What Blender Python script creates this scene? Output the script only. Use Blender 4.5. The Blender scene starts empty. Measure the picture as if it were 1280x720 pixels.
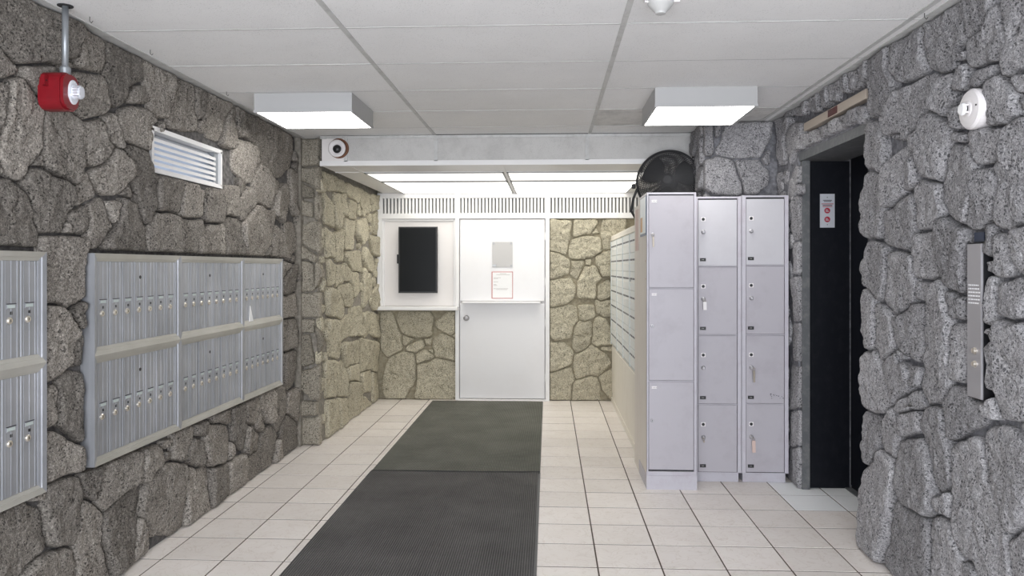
import bpy, bmesh, math, random
import numpy as np
from mathutils import Vector, Matrix, noise

C = bpy.context.scene.collection
SC = bpy.context.scene
rnd = random.Random(7)

# ------------------------------------------------------------------ camera
YAW = math.atan(45.5 / 955.0)
cam = bpy.data.cameras.new('camera')
cam.sensor_width = 36.0
cam.lens = 955.0 / 1280.0 * 36.0
cam.shift_y = -26.0 / 1280.0
cam.clip_start = 0.02
camo = bpy.data.objects.new('camera', cam)
camo.location = (0, 0, 1.46)
camo.rotation_euler = (math.pi / 2, 0, YAW)
C.objects.link(camo)
SC.camera = camo

# ------------------------------------------------------------------ world, lights, exposure
W = bpy.data.worlds.new('world'); SC.world = W
W.use_nodes = True
W.node_tree.nodes['Background'].inputs[0].default_value = (0.84, 0.9, 1.0, 1)
W.node_tree.nodes['Background'].inputs[1].default_value = 1.7
SC.view_settings.view_transform = 'Standard'
SC.view_settings.look = 'None'
SC.view_settings.exposure = 0.42
SC.view_settings.gamma = 1.0
SC.view_settings.use_curve_mapping = False

def area(name, loc, rot, sx, sy, power, col):
    l = bpy.data.lights.new(name, 'AREA'); l.shape = 'RECTANGLE'; l.size = sx; l.size_y = sy
    l.energy = power; l.color = col
    o = bpy.data.objects.new(name, l); o.location = loc; o.rotation_euler = rot
    C.objects.link(o); return o
# daylight coming in through the glazed entrance behind the viewer
area('entrance_daylight', (-0.1, -1.6, 1.25), (math.radians(104), 0, 0), 3.2, 2.2, 170.0, (0.92, 0.95, 1.0))
FIX_STRENGTH = 6.5      # ceiling box lights
TROFFER_STRENGTH = 2.1  # alcove ceiling lights
TROFFER_FRONT = 1.1

# ------------------------------------------------------------------ material helpers
def mat(name, col, rough=0.6, metal=0.0, emit=None, spec=None):
    m = bpy.data.materials.new(name); m.use_nodes = True
    b = m.node_tree.nodes['Principled BSDF']
    b.inputs['Base Color'].default_value = (*col, 1)
    b.inputs['Roughness'].default_value = rough
    b.inputs['Metallic'].default_value = metal
    if spec is not None: b.inputs['Specular IOR Level'].default_value = spec
    if emit:
        b.inputs['Emission Color'].default_value = (*emit[0], 1)
        b.inputs['Emission Strength'].default_value = emit[1]
    return m
class NT:
    def __init__(s, m): s.t = m.node_tree; s.b = s.t.nodes['Principled BSDF']
    def n(s, typ, **kw):
        o = s.t.nodes.new(typ)
        for k, v in kw.items():
            if k in o.inputs: o.inputs[k].default_value = v
            else: setattr(o, k, v)
        return o
    def l(s, a, b): s.t.links.new(a, b)
    def pos(s, scale=(1, 1, 1)):
        g = s.n('ShaderNodeNewGeometry'); m = s.n('ShaderNodeMapping'); m.inputs['Scale'].default_value = scale
        s.l(g.outputs['Position'], m.inputs['Vector']); return m.outputs['Vector']
    def noise(s, vec, scale, detail=4, rough=0.6):
        o = s.n('ShaderNodeTexNoise'); o.inputs['Scale'].default_value = scale
        o.inputs['Detail'].default_value = detail; o.inputs['Roughness'].default_value = rough
        s.l(vec, o.inputs['Vector']); return o.outputs['Fac']
    def voro(s, vec, scale, feat='F1'):
        o = s.n('ShaderNodeTexVoronoi'); o.feature = feat; o.inputs['Scale'].default_value = scale
        s.l(vec, o.inputs['Vector']); return o.outputs['Distance']
    def ramp(s, fac, stops):
        o = s.n('ShaderNodeValToRGB'); e = o.color_ramp.elements
        while len(e) < len(stops): e.new(0.5)
        for i, (p, c) in enumerate(stops):
            e[i].position = p; e[i].color = (*c, 1) if len(c) == 3 else c
        s.l(fac, o.inputs['Fac']); return o.outputs['Color']
    def mixc(s, fac, a, b, mode='MIX'):
        o = s.n('ShaderNodeMix'); o.data_type = 'RGBA'; o.blend_type = mode
        for sock, v in ((o.inputs[0], fac), (o.inputs[6], a), (o.inputs[7], b)):
            if isinstance(v, (int, float)): sock.default_value = v
            elif isinstance(v, tuple): sock.default_value = (*v, 1)
            else: s.l(v, sock)
        return o.outputs[2]
    def math(s, op, a, b=0.0):
        o = s.n('ShaderNodeMath'); o.operation = op
        for sock, v in ((o.inputs[0], a), (o.inputs[1], b)):
            if isinstance(v, (int, float)): sock.default_value = v
            else: s.l(v, sock)
        return o.outputs[0]
    def bump(s, h, strength, dist):
        o = s.n('ShaderNodeBump'); o.inputs['Strength'].default_value = strength; o.inputs['Distance'].default_value = dist
        s.l(h, o.inputs['Height']); s.l(o.outputs['Normal'], s.b.inputs['Normal'])
    def col(s, c): s.l(c, s.b.inputs['Base Color'])
    def rough(s, c): s.l(c, s.b.inputs['Roughness'])

def stone_mat(name, dark, mid, light, var=0.35, scale=1.0):
    m = mat(name, mid, 0.95, spec=0.2); t = NT(m); p = t.pos()
    big = t.noise(p, 5 * scale, 3); fine = t.noise(p, 85 * scale, 6, 0.78); grit = t.noise(p, 210 * scale, 2, 0.6)
    base = t.ramp(big, [(0.32, mid), (0.68, light)])
    base = t.mixc(0.75, base, t.ramp(fine, [(0.34, dark), (0.5, mid), (0.64, light)]))
    gr = t.ramp(grit, [(0.36, (0.55, 0.55, 0.55)), (0.62, (1.25, 1.25, 1.25))])
    base = t.mixc(0.8, base, gr, 'MULTIPLY')
    # vesicles: small pits of the lava stone
    pv = t.n('ShaderNodeMix'); pv.data_type = 'VECTOR'; pv.inputs[0].default_value = 0.035
    nz = t.n('ShaderNodeTexNoise'); nz.inputs['Scale'].default_value = 22; t.l(p, nz.inputs['Vector'])
    t.l(p, pv.inputs[4]); t.l(nz.outputs['Color'], pv.inputs[5])
    pits = t.voro(pv.outputs[1], 76 * scale)
    mask = t.noise(p, 16 * scale, 3)
    pit = t.math('LESS_THAN', pits, t.math('MULTIPLY', t.math('SUBTRACT', mask, 0.16), 0.78))
    base = t.mixc(t.math('MULTIPLY', pit, 0.72), base, tuple(c * 0.42 for c in dark))
    oi = t.n('ShaderNodeObjectInfo')
    tone = t.ramp(oi.outputs['Random'], [(0.0, (1 - var,) * 3), (0.5, (1.0,) * 3), (1.0, (1 + var * 0.6,) * 3)])
    base = t.mixc(1.0, base, tone, 'MULTIPLY')
    t.col(base)
    h = t.math('ADD', t.math('MULTIPLY', fine, 1.0), t.math('MULTIPLY', grit, 0.35))
    h = t.math('SUBTRACT', h, t.math('MULTIPLY', pit, 0.55))
    t.bump(h, 1.0, 0.012)
    return m
M = {}
M['stone_left'] = stone_mat('lava_stone_grey_brown', (0.09, 0.081, 0.074), (0.295, 0.267, 0.236), (0.62, 0.575, 0.515))
M['stone_right'] = stone_mat('lava_stone_cool_grey', (0.12, 0.12, 0.13), (0.375, 0.365, 0.375), (0.64, 0.63, 0.645), 0.22)
M['stone_khaki'] = stone_mat('khaki_stone', (0.27, 0.24, 0.175), (0.60, 0.55, 0.42), (0.80, 0.74, 0.585), 0.1)  # yellower and paler than the stones of the other walls
M['stone_pier'] = stone_mat('pier_stone', (0.17, 0.152, 0.122), (0.37, 0.335, 0.275), (0.55, 0.505, 0.42), 0.2)
def mortar_mat(name, a, b):
    m = mat(name, a, 0.98, spec=0.1); t = NT(m); p = t.pos()
    t.col(t.ramp(t.noise(p, 30, 5), [(0.35, a), (0.7, b)]))
    t.bump(t.noise(p, 45, 5, 0.7), 0.9, 0.02); return m
M['mortar_left'] = mortar_mat('mortar_dark', (0.10, 0.095, 0.095), (0.22, 0.21, 0.2))
M['mortar_right'] = mortar_mat('mortar_grey', (0.15, 0.15, 0.165), (0.31, 0.31, 0.33))
M['mortar_corner'] = mortar_mat('corner_mortar', (0.24, 0.22, 0.19), (0.40, 0.37, 0.32))
M['mortar_khaki'] = mortar_mat('mortar_khaki', (0.30, 0.265, 0.19), (0.46, 0.415, 0.31))

def ceil_mat(name, col, dirty=0.0):
    m = mat(name, col, 0.9); t = NT(m); p = t.pos()
    sp = t.voro(p, 95); k = t.noise(p, 9, 3)
    pit = t.math('LESS_THAN', sp, t.math('MULTIPLY', k, 0.42))
    big = t.ramp(t.noise(p, 1.8, 4), [(0.3, tuple(c * 0.93 for c in col)), (0.7, col)])
    if dirty:
        big = t.mixc(t.ramp(t.noise(p, 7, 5, 0.75), [(0.45, (0, 0, 0)), (0.75, (dirty,) * 3)]), big, tuple(c * 0.45 for c in col))
    t.col(t.mixc(t.math('MULTIPLY', pit, 0.35), big, tuple(c * 0.5 for c in col)))
    t.bump(t.math('ADD', t.math('MULTIPLY', pit, -0.6), t.noise(p, 140, 3)), 0.35, 0.004); return m
M['ceiling_tile'] = ceil_mat('ceiling_tile_fibre', (0.86, 0.855, 0.85))
M['ceiling_tile_dirty'] = ceil_mat('ceiling_tile_stained', (0.7, 0.69, 0.67), 0.6)
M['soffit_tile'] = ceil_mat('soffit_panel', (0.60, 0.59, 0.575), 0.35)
def grime(name, col, dirt, amount=0.5, scale=6, rough=0.5, metal=0.0, stretch=(1, 1, 1), bump=0.0):
    m = mat(name, col, rough, metal); t = NT(m); p = t.pos(stretch)
    f = t.noise(p, scale, 6, 0.72)
    t.col(t.mixc(t.ramp(f, [(0.48, (0, 0, 0)), (0.78, (amount,) * 3)]), col, dirt))
    if bump: t.bump(f, 0.4, bump)
    return m
M['tbar'] = grime('t_bar_white', (0.56, 0.56, 0.55), (0.2, 0.19, 0.18), 0.5, 14)
M['white_paint'] = grime('white_gloss_paint', (0.80, 0.79, 0.785), (0.6, 0.57, 0.53), 0.18, 3, 0.4)
M['white_door'] = grime('white_door_paint', (0.75, 0.74, 0.745), (0.62, 0.58, 0.55), 0.2, 2.2, 0.35)
M['niche_white'] = grime('niche_paint', (0.79, 0.76, 0.745), (0.7, 0.66, 0.62), 0.2, 3, 0.5)
M['fixture_white'] = mat('fixture_enamel', (0.45, 0.45, 0.45), 0.5)
M['dark_gap'] = mat('dark_void', (0.03, 0.03, 0.032), 0.8)
M['grille_void'] = mat('grille_void', (0.22, 0.22, 0.215), 0.9)
M['lamp_diffuser'] = mat('lamp_diffuser', (1, 1, 1), 0.5, emit=((1.0, 0.985, 0.95), FIX_STRENGTH))
M['troffer_diffuser'] = mat('troffer_diffuser', (1, 1, 1), 0.5, emit=((1.0, 0.975, 0.9), TROFFER_STRENGTH))
M['troffer_front'] = mat('troffer_front_diffuser', (1, 1, 1), 0.5, emit=((1.0, 0.975, 0.92), TROFFER_FRONT))

def tile_mat(name, a, b, vein):
    m = mat(name, a, 0.28, spec=0.4); t = NT(m); p = t.pos(); oi = t.n('ShaderNodeObjectInfo')
    add = t.n('ShaderNodeVectorMath'); add.operation = 'ADD'
    sc = t.n('ShaderNodeVectorMath'); sc.operation = 'SCALE'; sc.inputs[3].default_value = 9.0
    cmb = t.n('ShaderNodeCombineXYZ'); t.l(oi.outputs['Random'], cmb.inputs[0]); t.l(oi.outputs['Random'], cmb.inputs[2])
    t.l(cmb.outputs[0], sc.inputs[0]); t.l(p, add.inputs[0]); t.l(sc.outputs[0], add.inputs[1]); v = add.outputs[0]
    base = t.ramp(t.noise(v, 4, 5), [(0.3, a), (0.7, b)])
    vn = t.n('ShaderNodeTexNoise'); vn.inputs['Scale'].default_value = 9; vn.inputs['Detail'].default_value = 6; vn.inputs['Distortion'].default_value = 1.6
    t.l(v, vn.inputs['Vector'])
    line = t.math('ABSOLUTE', t.math('SUBTRACT', vn.outputs['Fac'], 0.5))
    base = t.mixc(t.ramp(line, [(0.0, (0.5,) * 3), (0.022, (0, 0, 0))]), base, vein)
    tone = t.ramp(oi.outputs['Random'], [(0, (0.94, 0.93, 0.92)), (1, (1.04, 1.03, 1.02))])
    t.col(t.mixc(1.0, base, tone, 'MULTIPLY'))
    t.rough(t.ramp(t.noise(p, 12, 4), [(0.3, (0.3,) * 3), (0.7, (0.5,) * 3)])); return m
M['tile'] = tile_mat('beige_ceramic', (0.80, 0.75, 0.71), (0.87, 0.825, 0.79), (0.64, 0.57, 0.51))
M['tile_white'] = tile_mat('white_ceramic', (0.89, 0.91, 0.92), (0.92, 0.94, 0.95), (0.85, 0.87, 0.88))
M['grout'] = mat('dark_grout', (0.10, 0.075, 0.06), 0.95)
M['grout_light'] = mat('worn_grout', (0.36, 0.32, 0.29), 0.95)

def rug_mat(name, a, b):
    m = mat(name, a, 1.0, spec=0.05); t = NT(m); p = t.pos()
    w = t.n('ShaderNodeTexWave'); w.wave_type = 'BANDS'; w.bands_direction = 'X'
    w.inputs['Scale'].default_value = 26; w.inputs['Distortion'].default_value = 0.0; t.l(p, w.inputs['Vector'])
    w2 = t.n('ShaderNodeTexWave'); w2.wave_type = 'BANDS'; w2.bands_direction = 'Y'
    w2.inputs['Scale'].default_value = 34; t.l(p, w2.inputs['Vector'])
    f = t.noise(p, 260, 3, 0.8)
    hgt = t.math('ADD', t.math('MULTIPLY', w.outputs['Fac'], 0.8), t.math('ADD', f, t.math('MULTIPLY', w2.outputs['Fac'], 0.35)))
    k = t.math('ADD', t.math('MULTIPLY', hgt, 0.36), t.math('MULTIPLY', t.noise(p, 3, 5), 0.3))
    t.col(t.ramp(k, [(0.25, a), (0.85, b)])); t.bump(hgt, 1.0, 0.006); return m
M['rug_near'] = rug_mat('charcoal_matting', (0.045, 0.044, 0.043), (0.29, 0.28, 0.27))
M['rug_far'] = rug_mat('green_grey_matting', (0.06, 0.061, 0.052), (0.35, 0.352, 0.31))
M['rug_edge'] = mat('rubber_edge', (0.035, 0.035, 0.035), 0.7)
M['rug_strip'] = mat('rubber_edge_grey', (0.12, 0.12, 0.12), 0.6)

def alu(name, stretch, col, dk):
    m = mat(name, col, 0.42, 0.55); t = NT(m); p = t.pos(stretch)
    f = t.noise(p, 1.0, 5, 0.65); g = t.noise(t.pos((2.5, 2.5, 2.5)), 1.0, 4)
    c = t.mixc(0.65, t.ramp(f, [(0.3, dk), (0.7, col)]), t.ramp(g, [(0.3, dk), (0.7, col)]))
    t.col(c); t.rough(t.ramp(f, [(0.3, (0.34,) * 3), (0.7, (0.55,) * 3)])); return m
M['alu_v'] = alu('aluminium_vertical_brush', (60, 60, 1.2), (0.50, 0.51, 0.54), (0.30, 0.31, 0.33))  # same metal as the crossbars; its bluer, darker reflection is put into the colour
M['alu_h'] = alu('aluminium_horizontal_brush_lit', (60, 1.5, 60), (0.62, 0.61, 0.57), (0.44, 0.43, 0.39))  # same metal, with the cream light reflected by horizontal rails painted in
M['steel'] = mat('stainless_steel', (0.42, 0.41, 0.43), 0.4, 0.5)
M['lock_metal'] = mat('nickel_lock', (0.75, 0.7, 0.62), 0.3, 0.9)
M['brass'] = mat('key_metal', (0.34, 0.30, 0.25), 0.45, 0.6)
M['black'] = mat('black_plastic', (0.012, 0.012, 0.014), 0.4)
M['slot_card'] = mat('slot_card', (0.5, 0.56, 0.54), 0.6)
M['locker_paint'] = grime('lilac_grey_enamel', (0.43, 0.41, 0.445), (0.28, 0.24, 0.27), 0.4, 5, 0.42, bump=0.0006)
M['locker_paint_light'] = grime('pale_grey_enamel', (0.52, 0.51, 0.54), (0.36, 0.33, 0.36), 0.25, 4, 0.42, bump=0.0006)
M['locker_edge'] = grime('locker_frame_enamel', (0.50, 0.485, 0.53), (0.35, 0.28, 0.33), 0.5, 9, 0.4)
M['locker_side'] = grime('cream_locker_side', (0.74, 0.69, 0.63), (0.55, 0.47, 0.42), 0.35, 3, 0.6, stretch=(1, 3, 0.6))
M['bank_body'] = grime('cream_cabinet', (0.78, 0.74, 0.66), (0.58, 0.52, 0.44), 0.35, 4, 0.55)
M['bank_door'] = mat('pale_mailbox_door', (0.76, 0.78, 0.77), 0.45)
M['bank_rail'] = mat('dull_aluminium_rail', (0.52, 0.55, 0.54), 0.45, 0.4)
M['black_paint'] = grime('black_blue_gloss', (0.004, 0.005, 0.009), (0.03, 0.03, 0.035), 0.3, 22, 0.45, stretch=(1, 1, 0.6))
M['black_paint'].node_tree.nodes['Principled BSDF'].inputs['Specular IOR Level'].default_value = 0.25
M['frame_metal'] = grime('dull_grey_steel', (0.10, 0.105, 0.11), (0.28, 0.27, 0.26), 0.5, 18, 0.6)
M['red'] = grime('fire_red_plastic', (0.20, 0.006, 0.012), (0.12, 0.01, 0.015), 0.4, 30, 0.35)
M['galv'] = mat('galvanised_steel', (0.32, 0.34, 0.36), 0.45, 0.6)
M['lens'] = mat('clear_lens', (0.82, 0.84, 0.9), 0.08, 0.35)
M['offwhite'] = mat('off_white_plastic', (0.78, 0.75, 0.75), 0.4)
M['offwhite_bright'] = mat('white_plastic', (0.88, 0.88, 0.89), 0.35)
M['detector_grey'] = mat('detector_grey', (0.5, 0.5, 0.49), 0.5)
M['tan_metal'] = grime('tan_indicator_plate', (0.50, 0.43, 0.36), (0.35, 0.3, 0.25), 0.3, 6, 0.4, 0.3, stretch=(1, 0.3, 4))
M['dark_red_glass'] = mat('dark_red_window', (0.11, 0.03, 0.03), 0.2)
M['rust'] = mat('brown_ring', (0.17, 0.075, 0.04), 0.7)
M['screen'] = mat('screen_black', (0.008, 0.009, 0.010), 0.3, spec=0.15)
M['paper'] = mat('paper', (0.84, 0.84, 0.84), 0.8)
M['paper_red'] = mat('red_border', (0.55, 0.22, 0.22), 0.7)
M['ink'] = mat('faint_ink', (0.45, 0.43, 0.42), 0.8)
M['ink_dark'] = mat('dark_ink', (0.06, 0.06, 0.07), 0.8)
M['acrylic'] = mat('clear_acrylic_sheet', (0.52, 0.51, 0.505), 0.45, spec=0.2)
M['clip'] = mat('grey_clip', (0.36, 0.36, 0.36), 0.4, 0.5)
M['sign_face'] = mat('sign_pale', (0.55, 0.57, 0.62), 0.5)
M['sign_red'] = mat('sign_red', (0.42, 0.02, 0.05), 0.5)
M['blue_frame'] = mat('poster_blue', (0.09, 0.13, 0.22), 0.4)
M['navy'] = mat('navy_box', (0.03, 0.04, 0.07), 0.5)
M['poster'] = mat('poster_pale', (0.66, 0.72, 0.76), 0.3)
M['poster_orange'] = mat('poster_orange', (0.62, 0.35, 0.16), 0.5)
M['tape'] = mat('pink_tape', (0.62, 0.47, 0.42), 0.6)
M['jalousie'] = mat('frosted_louvre_glass', (0.82, 0.85, 0.9), 0.25)
M['window_back'] = mat('daylit_pane', (0.6, 0.7, 0.85), 0.3, emit=((0.78, 0.86, 1.0), 0.9))
M['fan_black'] = mat('fan_black_steel', (0.035, 0.035, 0.038), 0.6)
M['etched'] = mat('etched_text', (0.86, 0.86, 0.88), 0.5)

# ------------------------------------------------------------------ mesh helpers
class MB:
    """collects shapes in one bmesh; fr maps local (a,b,c) to the place it stands"""
    def __init__(s, fr=None): s.bm = bmesh.new(); s.fr = fr or (lambda a, b, c: (a, b, c)); s.mats = []
    def mi(s, m):
        if m not in s.mats: s.mats.append(m)
        return s.mats.index(m)
    def vs(s, pts): return [s.bm.verts.new(s.fr(*p)) for p in pts]
    def face(s, v, m):
        try: f = s.bm.faces.new(v)
        except ValueError: return None
        f.material_index = s.mi(m); return f
    def box(s, a0, a1, b0, b1, c0, c1, m):
        v = s.vs([(a, b, c) for a in (a0, a1) for b in (b0, b1) for c in (c0, c1)])
        for q in ((0, 1, 3, 2), (4, 6, 7, 5), (0, 4, 5, 1), (2, 3, 7, 6), (0, 2, 6, 4), (1, 5, 7, 3)):
            s.face([v[i] for i in q], m)
        return s
    def bbox(s, a0, a1, b0, b1, c0, c1, m, r=0.004):
        """box whose face at c1 is chamfered by r"""
        v0 = s.vs([(a0, b0, c0), (a1, b0, c0), (a1, b1, c0), (a0, b1, c0)])
        v1 = s.vs([(a0, b0, c1 - r), (a1, b0, c1 - r), (a1, b1, c1 - r), (a0, b1, c1 - r)])
        v2 = s.vs([(a0 + r, b0 + r, c1), (a1 - r, b0 + r, c1), (a1 - r, b1 - r, c1), (a0 + r, b1 - r, c1)])
        s.face(v0[::-1], m); s.face(v2, m)
        for A, B in ((v0, v1), (v1, v2)):
            for i in range(4): s.face([A[i], A[(i + 1) % 4], B[(i + 1) % 4], B[i]], m)
        return s
    def prism(s, poly, c0, c1, m):
        v0 = s.vs([(a, b, c0) for a, b in poly]); v1 = s.vs([(a, b, c1) for a, b in poly]); n = len(poly)
        s.face(v0[::-1], m); s.face(v1, m)
        for i in range(n): s.face([v0[i], v0[(i + 1) % n], v1[(i + 1) % n], v1[i]], m)
        return s
    def lathe(s, a, b, prof, m, n=24, sx=1.0, sy=1.0):
        """profile of (radius, c) about the axis through (a,b) along c"""
        rings = []
        for r, c in prof:
            if r < 1e-6: rings.append(s.vs([(a, b, c)]))
            else: rings.append(s.vs([(a + r * sx * math.cos(2 * math.pi * k / n), b + r * sy * math.sin(2 * math.pi * k / n), c) for k in range(n)]))
        for A, B in zip(rings, rings[1:]):
            for k in range(n):
                j = (k + 1) % n
                if len(A) == 1 and len(B) == 1: continue
                if len(A) == 1: s.face([A[0], B[j], B[k]], m)
                elif len(B) == 1: s.face([A[k], A[j], B[0]], m)
                else: s.face([A[k], A[j], B[j], B[k]], m)
        if len(rings[0]) > 1: s.face(rings[0][::-1], m)
        if len(rings[-1]) > 1: s.face(rings[-1], m)
        return s
    def tube(s, pts, r, m, n=8, closed=False):
        P = [Vector(s.fr(*p)) for p in pts]; N = len(P); rings = []
        up = None
        for i in range(N):
            if closed: t = P[(i + 1) % N] - P[i - 1]
            else: t = P[min(i + 1, N - 1)] - P[max(i - 1, 0)]
            t.normalize()
            if up is None: up = t.orthogonal()
            up = (up - t * up.dot(t)).normalized(); w = t.cross(up)
            rings.append([s.bm.verts.new(P[i] + r * (math.cos(2 * math.pi * k / n) * up + math.sin(2 * math.pi * k / n) * w)) for k in range(n)])
        for i in range(N if closed else N - 1):
            A, B = rings[i], rings[(i + 1) % N]
            for k in range(n): s.face([A[k], A[(k + 1) % n], B[(k + 1) % n], B[k]], m)
        if not closed: s.face(rings[0][::-1], m); s.face(rings[-1], m)
        return s
    def build(s, name, parent=None, smooth=False, at=None, label=None):
        bmesh.ops.recalc_face_normals(s.bm, faces=s.bm.faces)
        me = bpy.data.meshes.new(name)
        if at is not None:
            bmesh.ops.translate(s.bm, verts=s.bm.verts, vec=-Vector(at))
        s.bm.to_mesh(me); s.bm.free()
        for m in s.mats: me.materials.append(M[m])
        if smooth: me.shade_smooth()
        o = bpy.data.objects.new(name, me); C.objects.link(o)
        if at is not None: o.location = at
        if parent is not None: put(o, parent)
        if label: o['label'] = label
        return o
def wloc(o):
    v = Vector(o.location)
    while o.parent: o = o.parent; v += Vector(o.location)
    return v
def put(o, parent):
    """parent an unrotated child so that it stays where it is"""
    o.location = Vector(o.location) - wloc(parent); o.parent = parent
def tag(o, label, cat, group=None):
    o['label'] = label; o['category'] = cat
    if group: o['group'] = group
    return o
def thing(name, loc, label, cat, group=None):
    o = bpy.data.objects.new(name, None); o.empty_display_size = 0.05; o.location = loc; C.objects.link(o)
    return tag(o, label, cat, group)
def struct(o): o['kind'] = 'structure'; return o
def copy_to(src, parent, delta, label=None):
    """copy one part and its sub-parts by delta under parent"""
    c = src.copy(); C.objects.link(c)
    c.parent = None; c.location = wloc(src) + Vector(delta)
    if parent: put(c, parent)
    for ch in src.children:
        d = ch.copy(); C.objects.link(d); d.parent = c
    if label: c['label'] = label
    return c

# frames of the faces: (u along the wall, v up, h out of the wall)
XL, XR, XP, YP, YB, YF = -2.062, 1.655, -1.895, 6.20, 8.40, 5.615   # mortar planes
def F_LW(u, v, h): return (XL + h, u, v)
def F_RW(u, v, h): return (XR - h, u, v)
def F_PS(u, v, h): return (XP + h, u, v)
def F_PF(u, v, h): return (u, YP - h, v)
def F_BW(u, v, h): return (u, YB - h, v)
def F_FP(u, v, h): return (u, YF - h, v)
ZC = 2.515     # main ceiling
ZA = 2.275     # alcove ceiling
YS = 6.05      # face of the soffit

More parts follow.
